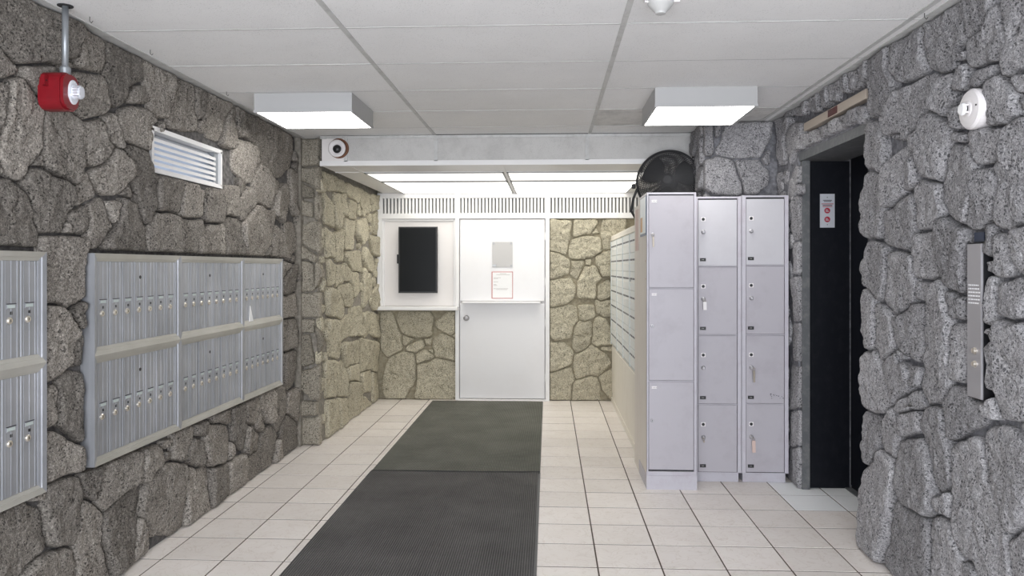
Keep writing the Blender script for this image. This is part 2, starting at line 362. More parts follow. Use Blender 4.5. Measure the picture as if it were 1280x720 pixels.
# outlines of the stones on each wall, in millimetres (along the wall, up)
STONES={
 'LW':'''2743 2491 2868 2496 3051 2501 3250 2474 3194 2372 3051 2303 2838 2246 2790 2267 2761 2325 2715 2403
2724 2275 2780 2258 2843 2227 2838 2206 2771 2165 2697 2144 2688 2264
2670 2356 2733 2370 2747 2295 2670 2272
2670 2465 2724 2478 2733 2383 2670 2362
3103 2325 3181 2346 3187 2317 3145 2283 3103 2295
3263 2462 3336 2496 3405 2496 3434 2406 3405 2358 3350 2335 3194 2334 3181 2354
3441 2482 3679 2489 3746 2445 3746 2409 3599 2321 3583 2266 3492 2213 3420 2280 3405 2341 3448 2410
2858 2238 3039 2289 3085 2276 2984 2207 2962 2130 2920 2163 2858 2190
2670 2131 2724 2144 2780 2151 2771 2048 2743 1977 2670 1873
2790 2160 2868 2182 2962 2145 2989 2022 2968 1932 2838 1796 2733 1850 2752 1952 2780 2064
3206 2291 3350 2335 3434 2316 3441 2219 3377 2133 3257 2109 3181 2133 3194 2212
2995 2080 3074 2107 3194 2120 3257 2094 3244 1990 3257 1907 3219 1832 3028 1854 2989 1907 2989 2022
3614 2299 3679 2358 3763 2369 3771 2290 3695 2265 3599 2261
3568 2212 3679 2252 3850 2252 3886 2213 3877 2082 3797 2060 3552 2082 3522 2144
3257 2094 3391 2151 3420 2075 3477 2027 3434 1938 3364 1913 3270 1932 3244 2006
3405 2146 3492 2180 3552 2107 3552 2018 3434 2053
3350 1903 3463 1984 3507 2024 3614 1946 3599 1866 3492 1804 3405 1804 3309 1866
3614 2040 3746 2043 3859 1922 3850 1811 3815 1708 3746 1668 3695 1762 3646 1898
3780 2039 3886 2037 3979 2012 3942 1951 3868 1937
2968 1925 3000 1865 2930 1860
2868 1827 2920 1848 3028 1840 3181 1805 3157 1719 3109 1611 2973 1598 2930 1645 2899 1734
3263 1896 3323 1812 3323 1772 3194 1715 3219 1801
2724 1777 2780 1783 2899 1734 2952 1604 2957 1526 2688 1520 2670 1706
2724 1862 2747 1825 2743 1802 2679 1791 2679 1868
3145 1688 3283 1729 3296 1636 3244 1598 3169 1606
3115 1604 3145 1658 3175 1652 3169 1599
2973 1580 3244 1587 3270 1541 3270 1345 3133 1297 2978 1319
3309 1732 3405 1772 3477 1645 3405 1576 3309 1534 3283 1604
3434 1766 3552 1776 3492 1654
3552 1785 3679 1770 3763 1660 3780 1535 3552 1539 3350 1534 3405 1593 3522 1648
3537 1809 3614 1877 3646 1793
3754 2465 3886 2481 4097 2477 4057 2370 3999 2262 3832 2248 3788 2357
4057 2380 4180 2487 4310 2467 4310 2364 4321 2254 4180 2228 4018 2228 4018 2295
4321 2459 4472 2482 4448 2382 4355 2322 4310 2364
4436 2390 4545 2461 4752 2500 4834 2472 4698 2355 4646 2246 4496 2253 4448 2319
4725 2371 4862 2443 4876 2226 4672 2239
4848 2475 4978 2501 5038 2347 4919 2314 4862 2397
5023 2475 5259 2484 5292 2428 5162 2307 5038 2347
4891 2286 5099 2309 5226 2280 5259 2198 5226 2082 5068 2028 4891 2089 4862 2201
5292 2441 5500 2491 5686 2485 5844 2265 5804 2177 5648 2132 5464 2136 5360 2225 5226 2330
5686 2499 5968 2507 6011 2373 5926 2220 5804 2369
3905 2235 3979 2230 3979 2145 3923 2126
4378 2326 4496 2253 4332 2256
3832 1874 3960 1972 4159 1967 4180 1880 4097 1755 3886 1750
3780 1661 3832 1728 4018 1764 4128 1718 4128 1561 4077 1521 3780 1526
4169 1969 4310 1965 4436 1916 4424 1778 4332 1741 4138 1748
4310 1975 4496 1976 4424 1925
4180 1721 4378 1739 4424 1673 4332 1607 4332 1525 4180 1523
4508 1720 4646 1717 4659 1607 4620 1529 4378 1531 4343 1608
4448 1748 4472 1888 4557 1961 4659 1961 4711 1810 4659 1740 4545 1728
4672 1968 4919 1988 4943 1803 4834 1784 4725 1800
4752 1745 4806 1794 4963 1758 4978 1640 5038 1529 4752 1525 4698 1642
4659 1706 4725 1743 4738 1531 4646 1540
5194 2140 5326 2182 5500 2127 5518 2012 5464 1877 5226 1934
4978 1935 5068 2004 5194 1980 5194 1882 5008 1766 4963 1816
5226 1897 5573 1859 5573 1688 5394 1528 5068 1530 5008 1641 5008 1748
5610 2034 5804 2095 5926 1996 5804 1807 5610 1849
5573 1780 5764 1709 5804 1546 5573 1530 5554 1661
5394 1528 5554 1648 5536 1529
4919 2058 5038 2012 4978 1912 4934 1978
5500 2101 5686 2123 5573 1991
5804 1807 6054 1807 6076 1608 5885 1520 5804 1629
5804 1505 5926 1478 5844 1381 5725 1369
5947 2223 6076 2239 6076 1852 5947 1998
2992 1305 3112 1306 3133 1252 3219 1179 3197 1087 3091 1021 2992 997
3164 1263 3275 1332 3275 1229 3230 1185
3219 1172 3298 1145 3287 1036 3197 1033 3164 1104
3101 1007 3287 994 3293 704 3241 702 3081 816
3002 958 3071 972 3081 816 2992 809
3000 771 3051 775 3244 670 3290 612 3270 578 3006 583
2724 570 2868 546 2984 474 3011 335 2941 311 2829 279 2670 317 2688 569
3006 572 3145 570 3206 549 3244 500 3238 416 3181 282 3085 298 3017 348 2995 492
3219 557 3405 551 3377 461 3350 405 3270 453
3244 430 3391 344 3391 230 3477 84 3434 35 3219 91 3194 208 3206 311
2899 299 3133 277 3206 204 3231 70 2819 242 2879 287
2904 548 2920 565 3006 557 3000 512 2920 533
3405 543 3712 542 3737 500 3679 392 3537 373 3420 343 3357 395 3391 473
3552 360 3695 370 3763 333 3712 232 3712 162 3646 88 3477 84 3405 209 3405 315
3729 536 3886 529 3949 483 3938 422 3748 375 3691 406
3710 242 3806 129 3786 55 3636 109
3896 548 4035 537 4046 492 3970 488
3949 483 4035 467 4024 416 3949 425
3786 360 3928 419 4220 338 4196 120 4160 75 3729 126 3710 262
4232 307 4502 259 4502 73 4196 81
4516 249 4762 210 4762 83 4516 80
4057 554 4293 543 4306 489 4196 401 4172 373 4057 424
4318 544 4448 552 4448 457 4318 486
4318 474 4421 428 4448 291 4369 288 4244 355 4244 423
4461 514 4731 470 4808 378 4792 279 4701 226 4529 252 4448 338
4475 559 4792 554 4839 448 4643 495 4475 529
4824 541 4985 551 5019 385 5019 238 4855 341
5019 545 5286 554 5286 455 5194 376 5019 425
5194 348 5305 445 5420 315 5343 288
5343 558 5582 548 5582 415 5500 313 5323 462
5603 545 5844 537 5821 340 5624 227 5561 315
4824 336 4887 308 4871 234 4777 219
5053 391 5230 298 5286 188 5053 189 5019 331
5343 274 5500 298 5603 217 5582 133 5460 60 5267 52 5087 72 5087 167 5286 174
4777 206 5053 202 5070 63 4792 74
5624 198 5754 77 5582 58
5688 214 5844 312 6081 194 6081 48 5799 67
5890 468 6106 480 6106 205 5844 335
5776 1458 6045 1481 6045 1284 5874 1221 5757 1270
5757 1237 6045 1249 6045 1064 5757 1071
5757 1049 6045 1041 6045 820 5776 815
5776 782 6045 797 6067 562 5808 488''',
 'PF':'''-2038 2523 -1834 2529 -1834 2297 -2014 2283 -2038 2446
-2030 2268 -1850 2290 -1842 2104 -1936 2120 -2030 2175
-2038 2159 -1928 2112 -1920 2027 -2030 2028
-2038 2012 -1928 1981 -1928 1873 -2038 1889
-1917 2027 -1829 2081 -1829 1826 -1912 1857
-2030 1796 -1905 1834 -1834 1811 -1834 1548 -2030 1672
-2038 1649 -1889 1548 -1889 1486 -2038 1517
-2038 1541 -1930 1541 -1918 1269 -2026 1257
-1906 1541 -1810 1553 -1798 1328 -1834 1257 -1906 1293
-2038 1245 -1822 1245 -1822 1056 -2026 1056
-2038 1032 -1918 1032 -1918 926 -2026 926
-2038 878 -1954 902 -1918 690 -2002 654 -2042 760
-1906 997 -1810 997 -1810 690 -1882 666
-2026 594 -1834 655 -1810 407 -1930 382 -2026 476
-2026 358 -1894 359 -1894 241 -2026 239
-2038 216 -1834 241 -1810 52 -2038 50
-1882 359 -1822 371 -1810 253 -1882 253''',
 'PS':'''6311 2285 6565 2260 6565 2129 6311 2103
6565 2260 6937 2235 6904 2145 6684 2124 6594 2148
6624 2110 6808 2128 6872 1953 6746 1792 6624 1853
6311 2087 6565 2014 6594 1818 6338 1836
6970 2239 7503 2242 7465 2088 7209 2121 7003 2155
6840 2122 7003 2138 7070 1932 6904 1955
7104 2094 7427 2104 7390 1934 7070 1914
7541 2246 7905 2224 7991 2032 7739 2015 7580 2098
7948 2228 8353 2246 8353 2100 8078 2059
7427 1918 7821 1962 7905 1789 7580 1681 7390 1787
8078 2018 8353 2079 8353 1829 8123 1819
6904 1904 7353 1895 7280 1636 6937 1628
6338 1788 6565 1751 6594 1554 6393 1551
6624 1753 6872 1798 6872 1523 6684 1522
7739 1667 8078 1575 8168 1413 7821 1415 7659 1550
7948 1791 8353 1787 8353 1579 8078 1595
6937 1593 7580 1625 7659 1416 7003 1420
6426 1544 6648 1471 6602 1319 6469 1297
6694 1471 6886 1471 6886 1313 6694 1291
6936 1511 7142 1471 7142 1335 6936 1338
7142 1417 7475 1415 7533 1213 7305 1165 7142 1280
7653 1443 8035 1381 8103 1195 7653 1034
8035 1166 8384 1281 8428 991 8103 1009
6383 1275 6648 1267 6986 1124 6936 994 6426 1052
6694 1291 7195 1306 7250 1084 6986 1097
6426 1003 6741 981 6789 770 6789 640 6469 703
6789 951 7089 1011 7142 816 6837 791
7142 1062 7533 1069 7653 771 7195 811
7653 990 7969 986 7969 773 7714 736
8035 982 8428 927 8458 667 8035 737
6886 760 7533 724 7592 515 6986 536
7533 753 8035 675 8035 399 7629 394
8103 669 8458 602 8487 275 8103 359
6341 669 6694 625 6694 318 6383 358
6741 594 6936 596 7037 422 6986 269 6770 305
7037 529 7592 486 7533 321 7089 401
7592 399 8035 369 8062 149 7653 186
8103 329 8487 259 8487 0 8103 112
7142 366 7475 330 7533 4 7142 24
7533 292 7776 77 7592 22
7714 147 8103 112 8035 -30 7714 14
6383 322 6694 280 6789 17 6426 19
6741 284 7089 225 7089 8 6789 17''',
 'BW':'''-1861 945 -1736 961 -1705 884 -1628 746 -1613 546 -1767 469 -1845 545 -1861 745
-1644 961 -1319 977 -1273 901 -1288 701 -1458 685 -1644 746 -1667 869
-1103 962 -996 978 -1003 748 -1072 710 -1226 794 -1242 855
-1613 708 -1473 670 -1574 593 -1613 608
-1566 577 -1396 670 -1358 594 -1458 516 -1574 539
-1365 678 -1280 686 -1288 602 -1350 601
-1265 655 -1180 725 -1011 657 -1003 419 -1103 442 -1242 472 -1273 579
-1458 501 -1365 548 -1242 464 -1458 386
-1334 548 -1273 556 -1257 495
-1752 469 -1613 523 -1481 478 -1458 225 -1613 24 -1799 15 -1830 238 -1783 376
-1442 378 -1242 441 -1003 404 -1003 14 -1365 11 -1458 102 -1442 225
-1597 9 -1520 102 -1396 3
-1065 702 -1003 756 -1003 664
3 1992 243 1947 229 1772 185 1597 3 1656
287 1976 505 1983 527 1932 447 1823 272 1794
519 1895 556 1830 469 1823
243 1743 389 1801 577 1772 577 1641 447 1553 243 1553 229 1641
10 1627 127 1612 265 1495 214 1393 39 1334 3 1364
243 1524 389 1531 374 1437 309 1327 236 1386
403 1553 476 1553 461 1473 403 1480
316 1291 389 1451 534 1480 577 1335 519 1276 512 1116 331 1138
3 1305 243 1335 294 1232 272 1116 171 1043 39 1020 3 1057
592 1975 852 1989 823 1771 650 1655 592 1670 577 1801
519 1582 679 1640 708 1364 577 1364 519 1480
548 1247 664 1320 737 1189 534 1058
5 996 180 1042 308 1012 316 875 240 693 43 661 5 783
324 1042 498 1043 505 921 392 860 331 906
520 1028 513 1104 724 1089 724 937 603 922 528 967
278 814 331 860 467 861 483 709 422 572 331 534 263 586
483 800 528 906 618 891 709 755 709 604 513 603 475 663
528 588 709 604 709 543 603 543
5 631 149 631 263 541 255 404 43 311 5 326
286 480 467 603 618 512 679 407 528 269 467 284 316 245 278 343
5 296 240 358 278 237 240 9 5 7
255 191 467 276 558 224 558 118 483 3 255 1
543 254 724 361 724 89 588 133
513 3 603 110 709 13''',
 'FP':'''1062 2425 1098 2461 1098 2244 1056 2221
1104 2479 1187 2478 1193 2268 1104 2262
1193 2472 1282 2478 1211 2328
1294 2496 1596 2505 1596 2397 1531 2253 1330 2255 1205 2274 1247 2364
1122 2220 1223 2262 1330 2231 1354 2134 1401 2038 1377 1996 1211 1991 1122 2039 1104 2124
1348 2231 1520 2236 1585 2145 1579 2061 1508 1996 1413 1996 1389 2098
1062 2208 1098 2232 1098 2184 1062 2076
1531 2241 1596 2349 1596 2205 1555 2193''',
 'RW':'''5525 2471 5258 2477 5222 2392 5369 2384 5369 2176 5525 2198
5332 2423 5083 2405 4983 2375 5000 2244 4951 2109 5222 2134 5295 2291
5222 2112 4951 2093 4919 2020 4919 1852 5083 1821 5295 1905 5258 2026
5485 2169 5258 2139 5313 2032 5446 1988 5525 1996
5515 2500 5194 2498 4959 2485 4942 2402 5309 2437 5515 2412
5083 2493 4858 2497 4842 2427 4942 2425
4826 2501 4684 2513 4684 2406 4809 2420
4668 2520 4507 2513 4493 2418 4594 2403 4684 2448
4493 2520 4370 2511 4317 2439 4397 2407 4493 2418
4330 2511 4216 2502 4216 2415 4292 2418
4204 2508 4085 2501 4050 2423 4120 2403 4204 2422
4073 2512 3940 2513 3950 2417 4028 2418
4977 2295 4777 2305 4638 2216 4777 2173 4942 2187
4668 2296 4536 2292 4465 2197 4594 2198
4521 2290 4397 2306 4317 2281 4317 2202 4424 2191
4357 2299 4216 2300 4192 2218 4292 2207
4192 2305 4096 2304 4096 2201 4179 2207
4073 2299 3983 2289 3983 2225 4039 2199 4085 2217
3910 2529 3707 2500 3675 2378 3665 2319 3750 2244 3886 2208 3971 2240 3983 2385
3675 2491 3430 2500 3394 2472 3385 2356 3359 2311 3467 2299 3583 2309 3665 2376 3675 2444
3377 2501 3131 2519 3072 2459 3087 2354 3162 2328 3162 2263 3257 2268 3350 2313 3385 2408
3057 2501 2856 2460 2881 2396 2946 2365 3029 2349 3072 2389
3029 2337 2933 2361 2856 2409 2807 2342 2801 2212 2894 2216 3029 2237 3050 2281
2831 2422 2647 2378 2647 2123 2795 2154 2807 2207 2795 2303
3750 2205 3644 2277 3324 2280 3274 2251 3291 2163 3430 2123 3449 2074 3665 2043 3761 2121
3274 2259 3147 2235 3147 2147 3209 2079 3307 2132 3307 2192
3116 2252 3057 2260 3050 2188 3072 2154 3147 2167
3015 2187 2960 2211 2881 2205 2831 2170 2881 2161 2987 2142 3015 2156
3147 2316 3057 2306 3057 2267 3116 2275
2831 2149 2759 2088 2702 1993 2795 1969 2894 1973 2894 2076 2907 2138
2747 2135 2647 2116 2647 2076 2713 2057
2725 2039 2647 2076 2647 1975 2702 1993
4008 2206 3817 2170 3783 2057 3772 1978 3817 1926 3995 1978 4021 2116
3193 2092 3101 2105 3072 2005 3162 2013
3015 1987 2795 1955 2795 1898 2831 1846 2946 1847 3001 1900
2771 1964 2647 1955 2647 1605 2783 1606 2868 1640 2831 1731 2843 1833 2795 1884
3430 2062 3342 2122 3209 2046 3147 2019 3209 1915 3225 1819 3377 1853 3449 1968
3563 2058 3467 2068 3467 1971 3524 1970
3147 2011 3029 1966 3043 1938 3162 1965
3728 2096 3583 2071 3665 2047
3772 1949 3563 2012 3544 1955 3573 1813 3750 1740 3817 1896
3524 1952 3449 1950 3467 1864 3449 1827 3563 1807 3573 1877
3185 1953 3029 1936 2987 1853 3008 1779 3015 1657 3087 1630 3177 1668 3241 1755
2987 1822 2856 1813 2843 1746 2868 1661 2946 1600 3015 1603 3001 1732
3958 1933 3840 1928 3795 1826 3783 1737 3817 1613 3934 1607 4008 1641 4033 1777 4008 1867
3795 1719 3524 1790 3458 1686 3467 1545 3544 1529 3772 1582
3467 1820 3377 1828 3257 1806 3241 1738 3209 1686 3307 1626 3430 1623 3467 1705
3934 1597 3772 1562 3750 1418 3761 1312 3840 1299 3995 1374 4021 1476
3728 1523 3583 1530 3496 1510 3477 1421 3486 1314 3623 1234 3750 1283 3750 1418
3486 1608 3324 1609 3291 1507 3266 1423 3394 1409 3486 1421
3274 1641 3193 1660 3029 1596 3057 1550 3072 1426 3087 1355 3193 1392 3257 1440 3299 1541
2933 1614 2868 1618 2868 1501 2933 1498
2856 1573 2795 1578 2747 1471 2783 1422 2856 1435
2747 1597 2669 1606 2626 1604 2626 1431 2691 1430 2747 1499
2933 1487 2868 1486 2868 1435 2933 1442
4033 1332 3958 1344 3863 1308 3886 1157 3910 1045 3995 1041 4033 1145
3863 1283 3686 1249 3654 1166 3686 1069 3817 996 3886 1077
3644 1232 3467 1292 3377 1293 3394 1144 3449 1051 3505 1053 3603 1087 3644 1158
3458 1399 3359 1396 3394 1309 3458 1315
3350 1371 3274 1398 3193 1335 3185 1262 3177 1116 3193 952 3291 894 3377 870 3421 949 3394 1092 3377 1232
3193 1367 3072 1339 3072 1253 3162 1255 3185 1294
3177 1214 3072 1238 3072 1010 3162 1005 3193 1074
2940 1427 2868 1428 2843 1298 2881 1244 2940 1247
2831 1400 2713 1423 2647 1404 2680 1328 2691 1286 2759 1268 2831 1299
2940 1236 2868 1238 2881 1208 2940 1210
2940 1180 2862 1188 2862 1020 2946 1014
2843 1255 2691 1266 2626 1244 2626 1004 2713 933 2819 927 2850 1037
4033 1011 3886 1038 3772 954 3707 830 3728 769 3934 730 4033 814
3817 987 3686 1060 3505 990 3524 916 3665 818 3750 899
3644 1083 3544 1048 3623 1020
3505 1017 3421 1019 3430 930 3505 928
3634 842 3449 919 3377 853 3430 808 3603 756 3634 787
3217 925 3141 987 2965 977 2949 879 3160 762 3188 820
2949 961 2854 987 2854 902 2924 902
3999 704 3910 733 3824 701 3852 563 3984 432 4030 521
3783 722 3703 796 3614 755 3639 614 3677 558 3824 570
3614 812 3494 878 3382 844 3448 734 3602 679
3426 814 3318 876 3227 853 3198 768 3160 728 3160 580 3277 526 3339 664 3426 761
3639 636 3404 712 3339 633 3287 523 3297 427 3382 384 3589 378 3652 473
4046 377 3852 557 3664 550 3703 343 3716 176 3852 50 4077 36 4077 202
3150 720 2965 820 2916 685 2794 519 2765 340 2900 283 3122 347 3150 455
2924 856 2779 887 2668 844 2616 775 2668 637 2751 525 2838 592 2908 688 2932 781
3664 344 3339 393 3339 100 3541 16 3824 42
3318 400 3178 425 3086 322 3050 221 3318 109
3287 492 3160 560 3150 445 3277 433
2779 489 2695 553 2591 573 2591 412 2751 346
3068 319 2965 321 2965 256 3059 217
2709 910 2668 960 2616 970 2616 873''',
 'RN':'''5251 1908 5069 1922 5069 1661 5181 1643 5251 1713
5228 1607 5078 1632 5069 1414 5204 1420
5251 1375 5069 1392 5069 1110 5228 1106
5251 1067 5069 1095 5069 849 5228 844
5275 781 5091 791 5091 558 5275 510
5275 464 5083 516 5083 297 5275 238
5299 217 5083 283 5083 50 5347 -24''',
}

# ================================================================== large structure
fl = struct(MB().box(-2.2, 2.3, -1.7, 8.6, -0.1, -0.0018, 'grout').build('floor'))
TP = 0.3105
def tile_mesh(name, m, w=TP, d=TP, g=0.004):
    return MB().bbox(g, w - g, g * 1.3, d - g * 1.3, -0.006, 0.0, m, 0.0006)
t0 = tile_mesh('tile', 'tile').build('tile', fl); t0.location = (-9, -9, 0)
me_t = t0.data
me_w = tile_mesh('tile', 'tile_white').build('tile', fl).data
for o in list(bpy.data.objects):
    if o.name.startswith('tile'): bpy.data.objects.remove(o)
X0 = 0.240 - 8 * TP; Y0 = 3.733 - 3 * TP
for i in range(15):
    for j in range(18):
        x, y = X0 + i * TP, Y0 + j * TP
        if i == 0 and j > 11: continue
        if x > 1.66 and not (3.9 < y < 5.1): continue
        if x > 1.0 and y > 5.5: continue
        white = x > 1.45 and 4.6 < y < 5.2 
        o = bpy.data.objects.new('tile', me_w if white else me_t); C.objects.link(o)
        o.location = (x, y, rnd.uniform(-0.0006, 0.0006)); o.parent = fl
        o.rotation_euler = (rnd.uniform(-.001, .001), rnd.uniform(-.001, .001), 0)
        if white: o['label'] = 'plain white replacement floor tile'
ft = MB()
for i in range(12):
    for j in range(-14, 0):
        x, y = X0 + i * TP, Y0 + j * TP
        if y > -1.6: ft.box(x + .0035, x + TP - .0035, y + .0035, y + TP - .0035, -0.004, 0, 'tile')
fto = ft.build('tile_field', fl); fto['kind'] = 'stuff'

# walls (mortar beds)
WIN = (3.865, 4.70, 1.965, 2.182)       # louvred window in the left wall
wl = MB(F_LW)
for a in ((-1.6, WIN[0], 0, ZC), (WIN[1], 6.25, 0, ZC), (WIN[0], WIN[1], 0, WIN[2]), (WIN[0], WIN[1], WIN[3], ZC)):
    wl.box(a[0], a[1], a[2], a[3], -0.16, 0, 'mortar_left')
wall_left = struct(wl.build('wall_left'))
OP = (4.05, 5.145, 2.16)              # elevator opening in the right wall
wr = MB(F_RW)
wr.box(-1.6, OP[0], 0, ZC, -0.34, 0, 'mortar_right'); wr.box(OP[1] + .002, YF, 0, ZC, -0.34, 0, 'mortar_right')
wr.box(OP[0], OP[1] + .002, OP[2] + .055, ZC, -0.34, 0, 'mortar_right')
wall_right = struct(wr.build('wall_right'))
pier = struct(MB().box(-2.2, XP, YP, 8.5, 0, ZC, 'mortar_corner').build('wall_left_pier'))
MB().box(XL - .01, -2.012, 6.12, YP + .01, 0, ZC, 'mortar_corner').build('corner_mortar', pier)
MB().box(XP - .01, -1.80, YP - .03, 6.4, ZA + .07, ZC, 'stone_pier').build('corner_infill', pier)
wb = MB(F_BW).box(XP, 1.2, 0, 2.5, -0.12, 0, 'mortar_khaki')
wall_back = struct(wb.build('wall_back'))
farpier = struct(MB().box(1.135, 2.2, YF, 8.5, 0, ZC, 'mortar_right').build('wall_right_pier'))
# elevator shaft shell
struct(MB().box(2.03, 2.2, 3.9, 5.3, 0, ZC, 'dark_gap').build('wall_elevator_shaft'))

# main ceiling
ceil = struct(MB().box(-2.3, 2.3, -1.7, 8.6, ZC + 0.012, ZC + 0.1, 'dark_gap').build('ceiling'))
CX = [-2.10, -0.905, 0.325, 1.535]; 
xs = [XL + .004] + CX[1:] + [XR - .004]
CYs = [2.73 + .6 * k for k in range(-7, 6)] + [YS]
for a in range(len(xs) - 1):
    for b in range(len(CYs) - 1):
        x0, x1, y0, y1 = xs[a], xs[a + 1], CYs[b], CYs[b + 1]
        if a == 0 and b == len(CYs) - 2: y1 = YP
        mm = 'ceiling_tile_dirty' if (a == 2 and b == 11) else 'ceiling_tile'
        lab = 'ceiling tile with grey water stain' if mm.endswith('dirty') else None
        MB().bbox(x0 + .004, x1 - .004, -y1 + .003, -y0 - .003, 0, .012, mm, .002) if 0 else None
        q = MB(lambda p, q_, r: (p, q_, ZC + 0.011 - r))
        q.bbox(x0 + .005, x1 - .005, y0 + .004, y1 - .004, 0, 0.011 + rnd.uniform(-.0015, .0015), mm, .003)
        q.build('ceiling_tile', ceil, at=((x0 + x1) / 2, (y0 + y1) / 2, ZC), label=lab)
for x in CX[1:]:
    MB().box(x - .012, x + .012, -1.6, YS, ZC - .004, ZC + .012, 'tbar').build('ceiling_rail', ceil, at=(x, 2, ZC))
for y in CYs[1:-1]:
    MB().box(xs[0], xs[-1], y - .005, y + .005, ZC - .0015, ZC + .012, 'tbar').build('ceiling_rail', ceil, at=(0, y, ZC))
for x, s in ((XL, 1), (XR, -1)):
    MB().box(min(x, x + s * .075), max(x, x + s * .075), -1.6, YF if s < 0 else YP, ZC - .003, ZC + .006, 'tbar').build('edge_angle', ceil, at=(x, 2, ZC))
# small wire hooks left in the ceiling edge
for x, y, lb in ((-1.93, 3.13, 'tiny black wire hook in the ceiling edge just beside the grey conduit'), (-1.93, 3.62, 'tiny black wire hook in the left ceiling edge, before the louvred window'),
                 (-1.93, 4.5, 'tiny black wire hook in the ceiling edge left of the left box light'), (1.56, 3.25, 'tiny black wire hook in the right ceiling edge above the stone wall')):
    tag(MB().tube([(x, y, ZC), (x, y, ZC - .018), (x + .008, y, ZC - .026), (x + .014, y, ZC - .018)], .0015, 'black', 6).build('ceiling_hook', at=(x, y, ZC)),
        lb, 'hook', 'wire hooks along the ceiling edge')

# soffit and alcove ceiling
sof = struct(MB().box(-1.825, 1.135, YS + .012, 6.5, ZA + .01, ZC + .02, 'dark_gap').build('wall_soffit'))
sx = [-1.822, -1.62, -0.895, 0.305, 1.13]
for a in range(4):
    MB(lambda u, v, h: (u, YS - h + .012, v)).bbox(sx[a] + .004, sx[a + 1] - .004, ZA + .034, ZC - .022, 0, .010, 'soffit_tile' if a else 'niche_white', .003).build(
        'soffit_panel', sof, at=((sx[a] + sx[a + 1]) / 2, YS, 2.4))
for z0, z1, d in ((ZC - .026, ZC - .004, .018), (ZA - .004, ZA + .036, .02)):
    MB().box(-1.83, 1.135, YS + .012 - d, YS + .02, z0, z1, 'tbar' if z0 > 2.4 else 'white_paint').build('soffit_rail', sof, at=(0, YS, z0))
for x in sx[1:4]:
    MB().box(x - .014, x + .014, YS - .008, YS + .02, ZA + .03, ZC - .02, 'tbar').build('soffit_rail', sof, at=(x, YS, 2.4))
ca = struct(MB().box(XP, 1.135, YP, YB, ZA + .06, ZA + .12, 'dark_gap').build('ceiling_alcove'))
AY = [YS + .012, 6.50, 7.17, YB]
AX = [-1.832, -1.60, -0.37, 0.86, 1.13]
for a in range(4):
    for b in range(3):
        if a in (1, 2) and b > 0: continue
        q = MB(lambda p, q_, r: (p, q_, ZA + 0.012 - r))
        q.bbox(AX[a] + .005, AX[a + 1] - .005, AY[b] + .005, AY[b + 1] - .005, 0, .011, 'white_paint', .002)
        q.build('ceiling_panel', ca, at=((AX[a] + AX[a + 1]) / 2, (AY[b] + AY[b + 1]) / 2, ZA))
for x in AX[1:4]:
    MB().box(x - .012, x + .012, YS + .01, YB, ZA - .004, ZA + .05, 'white_paint').build('ceiling_rail', ca, at=(x, 7, ZA))
for y in (AY[1] + .0,):
    MB().box(AX[0], AX[-1], y - .012, y + .012, ZA - .003, ZA + .04, 'white_paint').build('ceiling_rail', ca, at=(0, y, ZA))
def troffer(x0, x1, y0, y1, m, label):
    t = thing('recessed_light', ((x0 + x1) / 2, (y0 + y1) / 2, ZA), label, 'light', 'recessed lights in the alcove ceiling')
    f = MB()
    for a in ((x0, x1, y0, y0 + .03), (x0, x1, y1 - .03, y1), (x0, x0 + .012, y0, y1), (x1 - .012, x1, y0, y1)):
        f.box(*a, ZA - .01, ZA + .055, 'fixture_white')
    f.build('frame', t)
    MB().box(x0 + .012, x1 - .012, y0 + .03, y1 - .03, ZA - .004, ZA + .004, m).build('diffuser', t)
for a, side in ((1, 'left'), (2, 'right')):
    troffer(AX[a] + .013, AX[a + 1] - .013, 6.515, 7.14, 'troffer_front', 'dimmer recessed alcove light, %s one of the front pair behind the soffit' % side)
    troffer(AX[a] + .013, AX[a + 1] - .013, 7.20, 8.36, 'troffer_diffuser', 'glowing recessed alcove light, %s one of the rear pair above the white grilles' % side)

# ================================================================== stones
def rad_table(poly, n=72):
    P = np.array(poly, float); a = 0; cx = cy = 0
    for i in range(len(P)):
        x0, y0 = P[i]; x1, y1 = P[(i + 1) % len(P)]; cr = x0 * y1 - x1 * y0
        a += cr; cx += (x0 + x1) * cr; cy += (y0 + y1) * cr
    cx /= 3 * a; cy /= 3 * a
    R = np.zeros(n)
    for k in range(n):
        th = 2 * math.pi * k / n; dx, dy = math.cos(th), math.sin(th); best = 0
        for i in range(len(P)):
            ax, ay = P[i] - (cx, cy); bx, by = P[(i + 1) % len(P)] - (cx, cy); ex, ey = bx - ax, by - ay
            den = dx * ey - dy * ex
            if abs(den) < 1e-9: continue
            t = (ax * ey - ay * ex) / den; s_ = (ax * dy - ay * dx) / den
            if t > 0 and -1e-6 <= s_ <= 1 + 1e-6: best = max(best, t)
        R[k] = best or 0.02
    R = np.maximum(R, 0.3 * R.mean())
    for _ in range(2): R = 0.25 * np.roll(R, 1) + 0.5 * R + 0.25 * np.roll(R, -1)
    return cx, cy, R
def gauge(S, U, V):
    cx, cy, R = S; dx = U - cx; dy = V - cy; r = np.hypot(dx, dy); n = len(R)
    a = (np.arctan2(dy, dx) / (2 * math.pi) * n) % n
    i = np.floor(a).astype(int) % n; f = a - np.floor(a)
    return r / (R[i] * (1 - f) + R[(i + 1) % n] * f)
def inside(ex, U, V):
    m = np.zeros(np.shape(U), bool)
    for (a, b, c, d) in ex: m |= (U > a) & (U < b) & (V > c) & (V < d)
    return m
